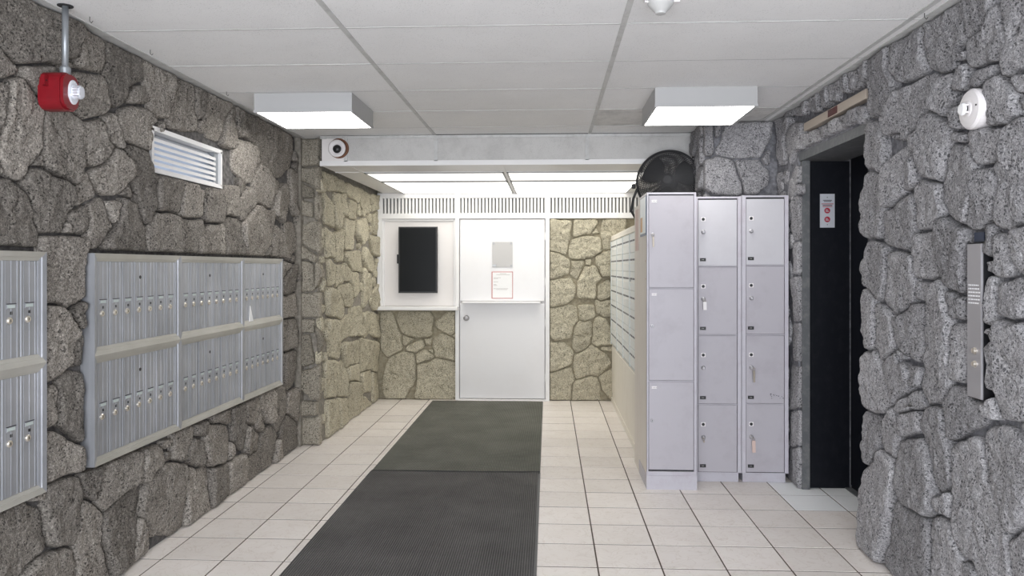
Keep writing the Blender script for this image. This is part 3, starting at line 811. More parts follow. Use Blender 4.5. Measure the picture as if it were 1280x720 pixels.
def stones(wall, fr, polys, rng, excl, mname, hgt, res, seed, out=None, fill=(0.035, 0.12), amp=1.0, keep=1.03):
    u0, u1, v0, v1 = rng
    S = [rad_table(p) for p in polys]
    r_ = random.Random(seed)
    # fill the gaps and the wall beyond the view with further stones
    if out:                                   # the wall outside the view: loosely set rows
        gv = v0 + .10; row = 0
        while gv < v1:
            gu = u0 + .06 + .1 * (row % 2)
            while gu < u1:
                if out(gu, gv):
                    cu, cv = gu + r_.uniform(-.04, .04), gv + r_.uniform(-.04, .04)
                    poly = [(cu + .15 * math.cos(k) * r_.uniform(.75, 1.1), cv + .17 * math.sin(k) * r_.uniform(.75, 1.1)) for k in [j * math.pi / 4 for j in range(8)]]
                    s_n = rad_table(poly)
                    if not any(gauge(s_, np.array([cu]), np.array([cv]))[0] < 1.25 for s_ in S if abs(s_[0] - cu) < .6) and not inside([(a, b, c, d) for a, b, c, d in excl], np.array([cu]), np.array([cv])).any(): S.append(s_n)
                gu += .22
            gv += .235; row += 1
    fails = 0; ex = [(a - .01, b + .01, c - .01, d + .01) for a, b, c, d in excl]
    while fails < 500 and len(S) < 285:
        u, v = r_.uniform(u0 + .02, u1 - .02), r_.uniform(v0 + .02, v1 - .02)
        lim = 9
        rr = fill[1] if (out and out(u, v)) else fill[0] * r_.uniform(1, 1.7)
        U, V = np.array([u + rr * math.cos(k * math.pi / 6) for k in range(12)] + [u]), np.array([v + rr * math.sin(k * math.pi / 6) for k in range(12)] + [v])
        bad = inside(ex, U, V).any()
        if not bad:
            for s_ in S:
                if abs(s_[0] - u) > .8 or abs(s_[1] - v) > .8: continue
                if (gauge(s_, U, V) < 1.02).any(): bad = True; break
        if bad: fails += 1; continue
        e = r_.uniform(0.8, 1.25); ph = r_.uniform(0, 3)
        poly = [(u + rr * 1.15 * e * math.cos(k) * r_.uniform(.85, 1.1), v + rr * 1.15 / e * math.sin(k) * r_.uniform(.85, 1.1)) for k in [ph + j * math.pi / 3.5 for j in range(7)]]
        S.append(rad_table(poly))
    for idx, (cx, cy, R) in enumerate(S):
        mr = R.mean(); n = int(min(76, max(18, 2 * math.pi * mr / res)))
        ang = np.arange(n) * 2 * math.pi / n; cap = 1 + min(0.018, .2 * mr) / mr
        T = np.linspace(0.3, 1.9, 90)
        Rn = np.interp(ang, np.arange(73) * 2 * math.pi / 72, np.append(R, R[0]))
        # wavy edges
        wob = np.array([1 + 0.07 * noise.noise(Vector((math.cos(a) * 1.7 + idx * 3.1, math.sin(a) * 1.7, seed))) + 0.05 * noise.noise(Vector((math.cos(a) * 5 + idx, math.sin(a) * 5, seed + 4))) for a in ang])
        rr = T[None, :] * Rn[:, None]
        U = cx + rr * np.cos(ang)[:, None]; V = cy + rr * np.sin(ang)[:, None]
        lim = (T[None, :] > cap * np.minimum(wob, 1.06)[:, None])
        for j, s_ in enumerate(S):
            if j == idx or abs(s_[0] - cx) > 0.95 or abs(s_[1] - cy) > 0.95: continue
            lim |= gauge(s_, U, V) < T[None, :]
        lim |= inside(excl, U, V) | (U < u0) | (U > u1) | (V < v0) | (V > v1)
        first = np.where(lim.any(1), lim.argmax(1), 89)
        rad = np.maximum(rr[np.arange(n), first] - 0.0068, 0.012)
        rad = np.minimum(rad, 0.5 * (np.roll(rad, 1) + np.roll(rad, -1)) + 0.012)
        mrad = rad.mean()
        if mrad < 0.016: continue
        # rings
        H = hgt * r_.uniform(0.78, 1.25) * min(1, 0.6 + mrad / 0.12); tu, tv = r_.uniform(-.11, .11), r_.uniform(-.11, .11)
        er = min(0.020, mrad * 0.38) * r_.uniform(.7, 1.25)
        offs = [0.0, er * .06, er * .3, er * .65, er]
        prof = [-0.012 / H, 0.52, 0.82, 0.95, 1.0]
        m_in = max(2, int((mrad - er) / (res * 1.15)))
        verts = []; faces = []
        def hh(u, v, f):
            p = Vector((u * 6, v * 6, seed + idx * 7.3)); q = Vector((u * 21, v * 21, seed + 9. + idx * 3.7))
            w = noise.fractal(p, 1.0, 2.0, 3) * .0095 + noise.fractal(q, .8, 2.0, 3) * .0085
            rg = noise.noise(Vector((u * 11, v * 7, seed + 31)))
            w -= max(0, .10 - abs(rg)) * .06
            return H * f + (w * amp + (u - cx) * tu + (v - cy) * tv) * min(1, max(0, f)) ** 1.5
        for o_, f in zip(offs, prof):
            for k in range(n):
                r = rad[k] - o_; 
                u = cx + r * math.cos(ang[k]); v = cy + r * math.sin(ang[k])
                verts.append((u, v, hh(u, v, f) if f > 0 else -0.012))
        for q in range(1, m_in):
            sfr = 1 - q / m_in
            for k in range(n):
                r = (rad[k] - er) * sfr; u = cx + r * math.cos(ang[k]); v = cy + r * math.sin(ang[k])
                verts.append((u, v, hh(u, v, 1.0)))
        verts.append((cx, cy, hh(cx, cy, 1.0)))
        nr = len(offs) + m_in - 1
        for a in range(nr - 1):
            for k in range(n):
                j = (k + 1) % n
                faces.append((a * n + k, a * n + j, (a + 1) * n + j, (a + 1) * n + k))
        for k in range(n): faces.append(((nr - 1) * n + k, (nr - 1) * n + (k + 1) % n, nr * n))
        base = Vector(fr(cx, cy, 0))
        P = [Vector(fr(*p)) - base for p in verts]
        # orient outwards
        a_, b_, c_ = (P[i] for i in faces[-1]); nrm = (b_ - a_).cross(c_ - a_); outw = Vector(fr(0, 0, 1)) - Vector(fr(0, 0, 0))
        if nrm.dot(outw) < 0: faces = [f[::-1] for f in faces]
        me = bpy.data.meshes.new('stone'); me.from_pydata([tuple(p) for p in P], [], faces)
        me.materials.append(M[mname(cx, cy) if callable(mname) else mname]); me.shade_smooth()
        o = bpy.data.objects.new('stone', me); o.location = base; C.objects.link(o); o.parent = wall

def parse(txt):
    r = []
    ext = lambda v: -.02 if v < .12 else (ZC + .03 if v > ZC - .09 else v)
    for line in txt.strip().splitlines():
        v = [int(t) / 1000 for t in line.split()]; r.append([(v[i], ext(v[i + 1])) for i in range(0, len(v), 2)])
    return r
MBX = [(2.15, 2.962, 0.552, 1.535), (3.258, 5.676, 0.562, 1.535)]
ST = {k: parse(v) for k, v in STONES.items()}
stones(wall_left, F_LW, ST['LW'], (1.9, YP - .008, 0, ZC), MBX + [(WIN[0] - .036, WIN[1] + .012, WIN[2] - .016, WIN[3] + .016)], 'stone_left', .042, .013, 1,
       out=lambda u, v: u < 2.62)
stones(wall_right, F_RW, ST['RW'], (1.9, YF - .03, 0, ZC), [(OP[0] + .035, OP[1] + .45, 0, 2.14), (OP[0] + .035, OP[1] + .02, 2.1, OP[2] + .062), (3.96, 4.91, 2.315, 2.372), (2.914, 3.026, .958, 1.596)], 'stone_right', .045, .013, 2,
       out=lambda u, v: u < 2.55)
stones(wall_right, F_RW, ST['RN'], (OP[1] - .035, YF - .05, 0, 2.14), [], 'stone_right', .016, .013, 12, fill=(.05, .1), amp=.6)
stones(pier, F_PF, ST['PF'], (-2.055, XP + .035, 0, ZC), [], 'stone_pier', .045, .012, 3, amp=.8)
stones(pier, F_PS, ST['PS'], (YP - .03, YB - .03, 0, ZA - .004), [], 'stone_khaki', .032, .016, 4, amp=1.2)
stones(wall_back, F_BW, ST['BW'], (XP + .03, 1.1, 0, 2.0), [(-1.02, .01, 0, 2.0), (-1.9, -.98, .98, 2.0)], 'stone_khaki', .037, .015, 5, amp=1.5)
stones(farpier, F_FP, ST['FP'], (1.12, XR - .03, 0.02, ZC), [(1.12, 1.7, -1, 1.85)], 'stone_right', .045, .014, 6)
def F_FS(u, v, h): return (1.135 - h, u, v)
stones(farpier, F_FS, [], (YF, YS, 1.8, ZC), [], 'stone_right', .03, .02, 8, fill=(.07, .12))

# ================================================================== louvred window in the left wall
u0, u1, v0, v1 = WIN
w = MB(F_LW)
for a in ((u0 - .01, u1 + .01, v1 - .012, v1 + .012), (u0 - .01, u1 + .01, v0 - .012, v0 + .010), (u0 - .01, u0 + .012, v0, v1)):
    w.box(*a, -.14, .016, 'white_paint')
w.box(u1 - .012, u1 + .006, v0, v1, -.14, .016, 'white_paint')
win = struct(w.build('window_1'))
MB(F_LW).box(u1 - .07, u1 - .012, v0 + .01, v1 - .012, -.06, -.004, 'galv').build('window_jamb', win)
MB(F_LW).box(u0, u1, v0, v1, -.14, -.135, 'window_back').build('pane', win)
zz = [v0 + .03 + k * (v1 - v0 - .03) / 6 for k in range(6)]
for z in zz:
    s = MB(lambda a, b, c: F_LW(a, z + b - (c + .03) * .75, c)); s.box(u0 + .012, u1 - .07, -.003, .004, -.06, .004, 'jalousie')
    s.box(u0 + .012, u1 - .07, -.004, .012, .002, .008, 'white_paint')
    s.build('louvre', win)
for y in (u0 + .05, u0 + .42, u1 - .1):
    MB(F_LW).box(y, y + .006, v0 + .01, v1 - .01, -.075, -.066, 'galv').build('louvre_bar', win)

# ================================================================== aluminium mailbox units on the left wall
XM = XL + .007
def F_MB(u, v, h): return (XM + h, u, v)
def door_parts(w_, z0, z1, lock_z, slot_z, key=False):
    """builds one door at y=0 and returns it; parts copied for the others"""
    def fr(a, b, c): return (XM + .036 + c, a, b)
    d = MB(fr).bbox(.0015, w_ - .0015, z0, z1, 0, .010, 'alu_v', .0012)
    for a, b, c in ((.004, .010, .0122), (.018, .021, .0110), (w_ - .018, w_ - .014, .0116), (w_ * .5, w_ * .5 + .003, .0112)):
        d.box(a, b, z0 + .001, z1 - .001, .009, c, 'alu_v')
    do = d.build('mailbox_door', at=(XM + .036, w_ / 2, (z0 + z1) / 2))
    s = MB(fr).box(.026, w_ - .026, slot_z - .012, slot_z + .006, .009, .0118, 'alu_v').box(.03, w_ - .03, slot_z - .009, slot_z + .003, .0118, .0124, 'slot_card')
    s.box(.024, w_ - .024, slot_z + .0055, slot_z + .0085, .009, .013, 'ink_dark').box(w_ * .45, w_ * .45 + .012, slot_z - .034, slot_z - .022, .009, .0112, 'black')
    s.build('name_slot', do, at=(XM + .047, w_ / 2, slot_z))
    MB(fr).lathe(w_ * .4, lock_z, [(.0135, .009), (.0135, .014), (.011, .017), (0, .0175)], 'lock_metal', 16).box(w_ * .4 - .0015, w_ * .4 + .0015, lock_z - .005, lock_z + .005, .0172, .0182, 'black').build('lock', do, at=(XM + .05, w_ * .4, lock_z))
    return do
def rails(parent, u0, u1, v0, v1, w_=.036, ho=.060, hi=.0545):
    P = {'l': ((u0, v0), (u0, v1), (u0 + w_, v1 - w_), (u0 + w_, v0 + w_)), 'r': ((u1, v1), (u1, v0), (u1 - w_, v0 + w_), (u1 - w_, v1 - w_)),
         't': ((u0, v1), (u1, v1), (u1 - w_, v1 - w_), (u0 + w_, v1 - w_)), 'b': ((u1, v0), (u0, v0), (u0 + w_, v0 + w_), (u1 - w_, v0 + w_))}
    for k, (a, b, c, d) in P.items():
        m = 'alu_v' if k in 'lr' else 'alu_h'
        q = MB(F_MB)
        def lerp(p, r, t): return (p[0] + (r[0] - p[0]) * t, p[1] + (r[1] - p[1]) * t)
        secs = [(0, -.005), (0, ho), (.58, hi + .0015), (.60, hi - .003), (1, hi - .006), (1, .03)]
        v = []
        for t, h in secs:
            p, r = lerp(a, d, t), lerp(b, c, t); v.append(q.vs([(p[0], p[1], h), (r[0], r[1], h)]))
        for A, B in zip(v, v[1:] + v[:1]): q.face([A[0], A[1], B[1], B[0]], m)
        q.face([x[0] for x in v], m); q.face([x[1] for x in v][::-1], m)
        q.build('frame_rail', parent, at=F_MB((a[0] + b[0]) / 2, (a[1] + b[1]) / 2, 0))
def mailbox_unit(u0, u1, v0, v1, n, label, gaps=(), lock_dz=.235):
    t = thing('mailbox_unit', F_MB((u0 + u1) / 2, v0, 0), label, 'mailboxes', 'aluminium mailbox units on the left stone wall')
    MB(F_MB).box(u0 + .01, u1 - .01, v0 + .01, v1 - .01, .0, .034, 'dark_gap').build('back_box', t)
    rails(t, u0, u1, v0, v1)
    a0, a1 = u0 + .034, u1 - .034; b0, b1 = v0 + .036, v1 - .036; gsum = .007 * len(gaps); dw = (a1 - a0 - gsum) / n
    src = door_parts(dw, b0, b1, b1 - lock_dz, b1 - lock_dz + .056)
    off = 0
    for k in range(n):
        if k in gaps: off += .007
        dst = copy_to(src, t, (0, a0 + off + k * dw, 0))
        dst.rotation_euler = (rnd.uniform(-.001, .001), 0, rnd.uniform(-.012, .012) if gaps else rnd.uniform(-.003, .003))
        if k == 3 or (gaps and k == 4 and False):
            uu = a0 + off + (k + .55) * dw
            MB(F_MB).lathe(uu, b1 - .075, [(.009, .044), (.009, .0475), (0, .0475)], 'black', 12).build('master_lock', t, at=F_MB(uu, b1 - .075, .045))
    for ch in list(src.children): bpy.data.objects.remove(ch)
    bpy.data.objects.remove(src)
zt, zm, zb = 1.522, 1.068, 0.578
mailbox_unit(3.272, 4.062, zm, zt, 7, 'upper aluminium mailbox unit with seven doors, nearer end of the long bank')
mailbox_unit(3.272, 4.062, zb, zm, 7, 'lower aluminium mailbox unit with seven doors, nearer end of the long bank', lock_dz=.245)
mailbox_unit(4.062, 4.923, zm, zt, 8, 'upper middle aluminium mailbox unit with eight doors in the long bank')
mailbox_unit(4.062, 4.923, zb, zm, 8, 'lower middle aluminium mailbox unit with dark gaps between its doors', gaps=(2, 5), lock_dz=.245)
mailbox_unit(4.923, 5.662, zm, zt, 7, 'upper aluminium mailbox unit at the far end, a white slip stuck in it')
mailbox_unit(4.923, 5.662, zb, zm, 7, 'lower aluminium mailbox unit at the far end of the long bank', lock_dz=.245)
mailbox_unit(2.18, 2.951, 1.082, 1.521, 7, 'upper aluminium mailbox unit cut by the left edge, separate from the long bank', lock_dz=.225)
mailbox_unit(2.18, 2.951, .566, 1.082, 7, 'lower aluminium mailbox unit cut by the left edge, separate from the long bank', lock_dz=.245)
tag(MB(F_MB).prism([(5.045, 1.20), (5.05, 1.20), (5.10, 1.095), (5.03, 1.095)], .050, .054, 'paper').build('paper_slip', at=F_MB(5.05, 1.1, .05)),
    'narrow white paper slip sticking out of a far upper mailbox door', 'paper')

# ================================================================== fire alarm strobe on the left wall
al = thing('fire_alarm', (-1.99, 2.98, 2.085), 'red fire alarm strobe at the foot of a grey conduit on the stone wall', 'alarm')
def F_AL(a, b, c): return (-1.985 + c, a, b)
def rrect(u0, u1, v0, v1, r, n=5):
    P = []
    for cx, cy, s in ((u1 - r, v1 - r, 0), (u0 + r, v1 - r, 90), (u0 + r, v0 + r, 180), (u1 - r, v0 + r, 270)):
        for k in range(n + 1):
            t = math.radians(s + 90 * k / n); P.append((cx + r * math.cos(t), cy + r * math.sin(t)))
    return P
q = MB(F_AL).prism(rrect(2.925, 3.038, 2.088, 2.238, .04), -.03, .058, 'red').prism(rrect(2.931, 3.032, 2.095, 2.231, .038), .058, .07, 'red')
q.box(2.95, 3.015, 2.104, 2.110, .07, .0715, 'red'); q.build('housing', al, at=(-1.985, 2.99, 2.16))
q = MB(F_AL).box(2.900, 2.93, 2.175, 2.215, .0, .014, 'red').lathe(2.912, 2.195, [(.004, .014), (.004, .0145), (0, .0145)], 'black', 8); q.build('mounting_ear', al, at=(-1.985, 2.92, 2.19))
MB(F_AL).lathe(2.994, 2.165, [(.034, .07), (.034, .073), (.031, .076), (0, .076)], 'lens', 24, 1, 1.45).build('reflector', al, at=(-1.9, 3.0, 2.165), smooth=False)
q = MB(F_AL).prism(rrect(2.975, 3.018, 2.138, 2.192, .016), .076, .098, 'lens').prism(rrect(2.98, 3.013, 2.143, 2.187, .014), .098, .106, 'lens')
for k in range(4): q.box(2.974, 3.019, 2.147 + k * .011, 2.149 + k * .011, .078, .1, 'galv')
q.build('strobe_lens', al, at=(-1.88, 3.0, 2.165))
cdt = thing('conduit', (-1.945, 2.99, 2.24), 'grey metal conduit running from the ceiling down to the red alarm', 'conduit')
MB().tube([(-1.945, 2.99, 2.25), (-1.945, 2.99, ZC + .005)], .0125, 'galv', 14).build('pipe', cdt, smooth=True, at=(-1.945, 2.99, 2.25))
MB(lambda a, b, c: (a, b, c)).lathe(-1.945, 2.99, [(.02, 2.236), (.02, 2.262), (.016, 2.268), (0, 2.268)], 'galv', 14).build('coupling', cdt, at=(-1.945, 2.99, 2.24))
MB(lambda a, b, c: (a, b, c)).lathe(-1.945, 2.99, [(.03, ZC - .004), (.03, ZC - .001), (0, ZC - .001)], 'dark_gap', 16).build('escutcheon', cdt, at=(-1.945, 2.99, ZC))

# ================================================================== ceiling box lights
def box_light(x0, x1, y0, y1, label):
    z0 = 2.400
    t = thing('ceiling_light', ((x0 + x1) / 2, (y0 + y1) / 2, ZC), label, 'ceiling light', 'surface mounted box lights')
    h = MB(); 
    for a in ((x0, x1, y0, y0 + .012), (x0, x1, y1 - .012, y1), (x0, x0 + .012, y0 + .012, y1 - .012), (x1 - .012, x1, y0 + .012, y1 - .012)):
        h.box(*a, z0, ZC, 'fixture_white')
    h.box(x0 + .012, x1 - .012, y0 + .012, y1 - .012, ZC - .02, ZC, 'fixture_white')
    h.build('housing', t)
    MB().box(x0 + .012, x1 - .012, y0 + .012, y1 - .012, z0 + .002, z0 + .012, 'lamp_diffuser').build('diffuser', t)
    for a in ((x0 - .003, x1 + .003, y0 - .003, y0 + .0), (x0 - .003, x0, y0, y1), (x1, x1 + .003, y0, y1)):
        MB().box(*a, z0 - .002, z0 + .012, 'fixture_white').build('trim_strip', t)
box_light(-1.785, -1.185, 4.56, 5.12, 'white box light with glowing underside, ceiling left near the window')
box_light(.625, 1.218, 4.515, 5.12, 'white box light with glowing underside, ceiling right near the elevator')

# smoke detector on the ceiling
sd = thing('smoke_detector', (.435, 3.0, ZC), 'grey round smoke detector hanging from the ceiling at the top edge', 'smoke detector')
def LZ(prof, m, n=28): return MB(lambda a, b, c: (a, b, ZC - c)).lathe(.435, 2.99, prof, m, n)
LZ([(.075, 0), (.075, .006), (.060, .012)], 'offwhite').build('base_ring', sd, smooth=False, at=(.435, 2.99, ZC))
LZ([(.052, .01), (.054, .022), (.048, .038), (.034, .054), (.022, .066), (.02, .072), (0, .074)], 'detector_grey').build('body', sd, at=(.435, 2.99, ZC - .03))
for s in (-1, 1):
    MB().box(.435 + s * .05 - .012, .435 + s * .05 + .022 * s + .0 if s > 0 else .435 - .04, 2.975, 3.0, ZC - .03, ZC - .024, 'offwhite').build('clip_tab', sd, at=(.435, 2.99, ZC - .03))

# round recessed speaker in the soffit
sp = thing('soffit_speaker', (-1.745, YS, 2.40), 'round dark-eyed speaker with brown rim on the left end of the soffit', 'speaker')
def F_SP(a, b, c): return (a, YS - c, b)
cx, cz = -1.686, 2.410
MB(F_SP).box(-1.775, -1.625, 2.325, 2.49, -.0, .006, 'niche_white').build('plate', sp)
MB(F_SP).lathe(cx + .012, cz, [(.080, .006), (.080, .02), (.069, .026), (.06, .012), (0, .010)], 'rust', 32).build('rim', sp, at=(cx, YS - .02, cz))
MB(F_SP).lathe(cx, cz - .002, [(.068, .012), (.070, .03), (.062, .036), (.034, .022), (.028, .018), (0, .018)], 'offwhite', 32).build('bezel', sp, smooth=True, at=(cx, YS - .03, cz))
MB(F_SP).lathe(cx, cz - .006, [(.035, .019), (.032, .032), (.02, .042), (0, .046)], 'black', 24).build('dark_cone', sp, smooth=True, at=(cx, YS - .04, cz))

# ================================================================== white joinery on the back wall
bw = struct(MB(F_BW).box(-1.885, -1.835, 1.02, ZA, .0, .06, 'white_paint').build('trim_1'))
def piece(n, *a, m='white_paint', r=.003, p=bw, l=None):
    c = ((a[0] + a[1]) / 2, (a[2] + a[3]) / 2)
    return MB(F_BW).bbox(*a, m, r).build(n, p, at=F_BW(c[0], c[1], a[4]), label=l)
piece('post', -1.02, -.978, 0, ZA, 0, .065); piece('post', -.032, .012, 0, ZA, 0, .065)
piece('rail', -1.885, 1.13, 1.992, 2.052, 0, .062); piece('rail', -1.885, 1.13, 2.218, ZA, 0, .062)
piece('post', 1.06, 1.13, 1.99, ZA, 0, .06)
for a0, a1 in ((-1.835, -1.02), (-.978, -.032), (.012, 1.06)):
    MB(F_BW).box(a0, a1, 2.05, 2.22, .0, .012, 'grille_void').build('grille_back', bw)
    n = round((a1 - a0) / .0385); st = (a1 - a0) / n
    for k in range(n + 1):
        x = a0 + k * st
        MB(F_BW).box(max(a0, x - .010), min(a1, x + .010), 2.052, 2.218, .012, .05, 'white_paint').build('grille_slat', bw, at=F_BW(x, 2.13, .03))
# recessed board behind the screen
piece('niche_board', -1.835, -1.02, 1.03, 1.992, 0, .014, m='niche_white', r=.001)
piece('niche_bead', -1.835, -1.81, 1.03, 1.992, .014, .035); piece('niche_bead', -1.045, -1.02, 1.03, 1.992, .014, .035); piece('niche_bead', -1.81, -1.045, 1.967, 1.992, .014, .035)
piece('window_sill', -1.893, -.985, .99, 1.028, 0, .17, r=.006)
scn = thing('wall_screen', F_BW(-1.43, 1.54, .014), 'black upright display screen mounted in the white niche', 'screen')
MB(F_BW).box(-1.53, -1.33, 1.4, 1.68, .014, .05, 'black').build('wall_bracket', scn)
MB(F_BW).bbox(-1.643, -1.215, 1.177, 1.903, .05, .092, 'black', .004).build('casing', scn, at=F_BW(-1.43, 1.54, .07))
MB(F_BW).box(-1.628, -1.230, 1.195, 1.888, .092, .0935, 'screen').build('display_panel', scn, at=F_BW(-1.43, 1.54, .09))
MB(F_BW).bbox(-1.662, -1.643, 1.50, 1.60, .055, .085, 'black', .004).build('side_handle', scn, at=F_BW(-1.65, 1.55, .07))

# dutch door
dr = struct(MB(F_BW).box(-.978, -.032, .0, 1.992, -.004, .006, 'niche_white').build('door_1'))
MB(F_BW).bbox(-.970, -.040, 1.088, 1.984, .008, .045, 'white_door', .003).build('upper_leaf', dr, at=F_BW(-.5, 1.5, 0))
MB(F_BW).bbox(-.970, -.040, .022, 1.066, .008, .045, 'white_door', .003).build('lower_leaf', dr, at=F_BW(-.5, .5, 0))
MB(F_BW).bbox(-.935, -.085, 1.066, 1.086, .03, .155, 'white_door', .004).build('door_shelf', dr, at=F_BW(-.5, 1.07, 0))
MB(F_BW).box(-.978, -.032, .0, .016, .0, .075, 'white_paint').build('threshold', dr)
for z in (.25, .85, 1.3, 1.8):
    MB(F_BW).tube([(-.036, z - .04, .05), (-.036, z + .04, .05)], .006, 'white_paint', 8).build('hinge', dr, at=F_BW(-.036, z, .05))
MB(F_BW).lathe(-.897, .903, [(.03, .045), (.03, .05), (.013, .053), (.012, .075), (.026, .085), (.029, .1), (.02, .112), (0, .115)], 'steel', 24).build('door_knob', dr, smooth=True, at=F_BW(-.897, .903, .08))
ac = thing('notice_holder', F_BW(-.5, 1.46, .045), 'clear acrylic notice holder with four grey clips on the upper door', 'notice')
MB(F_BW).box(-.614, -.392, 1.462, 1.737, .047, .052, 'acrylic').build('sheet', ac, at=F_BW(-.5, 1.6, .05))
for x, z, ww in ((-.600, 1.722, .022), (-.408, 1.722, .022), (-.590, 1.477, .044), (-.406, 1.474, .022)):
    MB(F_BW).box(x - ww / 2, x + ww / 2, z - .012, z + .012, .046, .058, 'clip').build('clip', ac, at=F_BW(x, z, .05))
nt = thing('paper_notice', F_BW(-.505, 1.12, .045), 'white paper notice with thin red border taped above the door shelf', 'notice')
MB(F_BW).box(-.622, -.388, 1.116, 1.412, .046, .048, 'paper_red').build('border', nt)
q = MB(F_BW).box(-.612, -.395, 1.124, 1.404, .048, .0495, 'paper'); q.build('sheet', nt)
q = MB(F_BW)
for z, a, b in ((1.39, -.53, -.46), (1.378, -.57, -.42), (1.345, -.6, -.52), (1.335, -.6, -.55), (1.30, -.6, -.55), (1.27, -.6, -.57), (1.26, -.6, -.56), (1.225, -.6, -.44), (1.215, -.57, -.45)):
    q.box(a, b, z - .002, z + .002, .0495, .0499, 'ink')
q.build('print_lines', nt)

# ================================================================== mats
def mat_obj(x0, x1, y0, y1, z, m, label, strip):
    nx, ny = 24, 60; t = thing('floor_mat', ((x0 + x1) / 2, (y0 + y1) / 2, 0), label, 'floor mat', 'dark entrance mats')
    q = MB(); vt = []
    for j in range(ny + 1):
        row = []
        for i in range(nx + 1):
            x = x0 + (x1 - x0) * i / nx; y = y0 + (y1 - y0) * j / ny
            e = .004 * noise.noise(Vector((y * 3, x0, 1))) if i in (0, nx) else 0
            f = .006 * noise.noise(Vector((x * 5, y0, 3))) if j in (0, ny) else 0
            lift = z + .0018 * noise.noise(Vector((x * 2, y * 2, 5)))
            row.append(q.bm.verts.new((x + e, y + f, lift)))
        vt.append(row)
    for j in range(ny):
        for i in range(nx): q.face([vt[j][i], vt[j][i + 1], vt[j + 1][i + 1], vt[j + 1][i]], m)
    per = [vt[0][i] for i in range(nx + 1)] + [vt[j][nx] for j in range(1, ny + 1)] + [vt[ny][i] for i in range(nx - 1, -1, -1)] + [vt[j][0] for j in range(ny - 1, 0, -1)]
    low = [q.bm.verts.new((v.co.x, v.co.y, .0005)) for v in per]
    for k in range(len(per)): q.face([per[k], per[(k + 1) % len(per)], low[(k + 1) % len(per)], low[k]], 'rug_edge')
    q.build('pile', t)
    MB().box(x0 - .006, x0 + .014, y0, y1, .0005, z * .6, 'rug_edge').build('edge_binding', t)
    MB().box(x1 - .004, x1 + strip, y0, y1, .0005, z * .55, 'rug_strip').build('edge_binding', t)
mat_obj(-1.262, -.072, 1.5, 5.405, .009, 'rug_near', 'near charcoal ribbed floor mat running toward the viewer', .016)
mat_obj(-1.256, -.062, 5.398, 8.27, .0095, 'rug_far', 'far grey-green ribbed floor mat ending at the white door', .004)
tag(MB().tube([(-1.26, 5.40, .009), (-.9, 5.398, .0115), (-.5, 5.395, .011), (-.2, 5.398, .013), (-.06, 5.412, .012)], .005, 'rug_edge', 6).build('mat_seam_strip', at=(-.6, 5.4, .01)),
    'thin dark strip lying along the seam between the two mats', 'strip')

# ================================================================== elevator
el = struct(MB(F_RW).box(OP[0] - .02, OP[1] + .0, OP[2], OP[2] + .055, -.30, -.003, 'frame_metal').build('door_2'))
MB(F_RW).box(OP[1] - .042, OP[1] + .0, 0, OP[2], -.06, -.012, 'frame_metal').build('frame_strip', el)
MB(F_RW).box(OP[1] - .002, OP[1] + .001, 0, OP[2], -.33, -.035, 'black_paint').build('jamb_panel', el)
MB(F_RW).box(OP[0] - .012, OP[0] + .002, 0, OP[2], -.33, .0, 'black_paint').build('jamb_panel', el)
MB(F_RW).box(OP[0], OP[1], 0.006, OP[2], -.372, -.345, 'black_paint').build('door_leaf', el)
MB(F_RW).box(OP[0], OP[1], 0.0, .006, -.36, -.30, 'frame_metal').build('threshold', el)
fs = thing('elevator_fire_notice', (1.84, OP[1] - .003, 1.83), 'pale notice with two red round symbols on the black elevator jamb', 'sign')
def F_EN(a, b, c): return (a, OP[1] - .002 - c, b)
MB(F_EN).box(1.793, 1.888, 1.722, 1.944, 0, .003, 'sign_face').build('plate', fs)
q = MB(F_EN)
for z, a, b, m in ((1.902, 1.812, 1.87, 'ink_dark'), (1.894, 1.818, 1.866, 'ink_dark'), (1.878, 1.803, 1.88, 'sign_red'), (1.869, 1.81, 1.872, 'ink_dark'), (1.861, 1.81, 1.872, 'sign_red')):
    q.box(a, b, z - .0022, z + .0022, .003, .0036, m)
q.build('print_lines', fs)
for z in (1.834, 1.776):
    MB(F_EN).lathe(1.840, z, [(.019, .003), (.019, .004), (0, .004)], 'sign_red', 20).build('red_symbol', fs, at=F_EN(1.84, z, .004))
    q = MB(F_EN)
    for k in range(3): q.box(1.829, 1.851 - k * .004, z - .008 + k * .006, z - .005 + k * .006, .004, .0045, 'sign_face')
    q.build('symbol_mark', fs)
for z in (1.921, 1.741):
    MB(F_EN).lathe(1.84, z, [(.003, .003), (.003, .0045), (0, .0045)], 'black', 8).build('screw', fs, at=F_EN(1.84, z, .004))
ip = thing('floor_indicator', F_RW(4.43, 2.34, .05), 'tan metal floor indicator strip with dark red window above the elevator', 'indicator')
MB(F_RW).bbox(3.965, 4.905, 2.318, 2.368, .0, .045, 'tan_metal', .003).build('plate', ip, at=F_RW(4.43, 2.34, 0))
MB(F_RW).box(4.345, 4.485, 2.322, 2.362, .045, .047, 'dark_red_glass').build('red_window', ip, at=F_RW(4.41, 2.34, .05))
cp = thing('elevator_call_panel', F_RW(2.97, .96, .05), 'tall narrow stainless call panel with two buttons on the right stone wall', 'panel')
q = MB(F_RW).box(2.918, 3.022, .962, 1.552, .0, .040, 'black'); q.build('back_box', cp, at=F_RW(2.97, 1.2, .02))
MB(F_RW).bbox(2.922, 3.018, .966, 1.548, .040, .047, 'steel', .002).build('face_plate', cp, at=F_RW(2.97, 1.2, .05))
MB(F_RW).box(2.935, 3.0, 1.556, 1.592, .0, .03, 'navy').build('top_box', cp, at=F_RW(2.97, 1.57, .02))
q = MB(F_RW); r_ = random.Random(3)
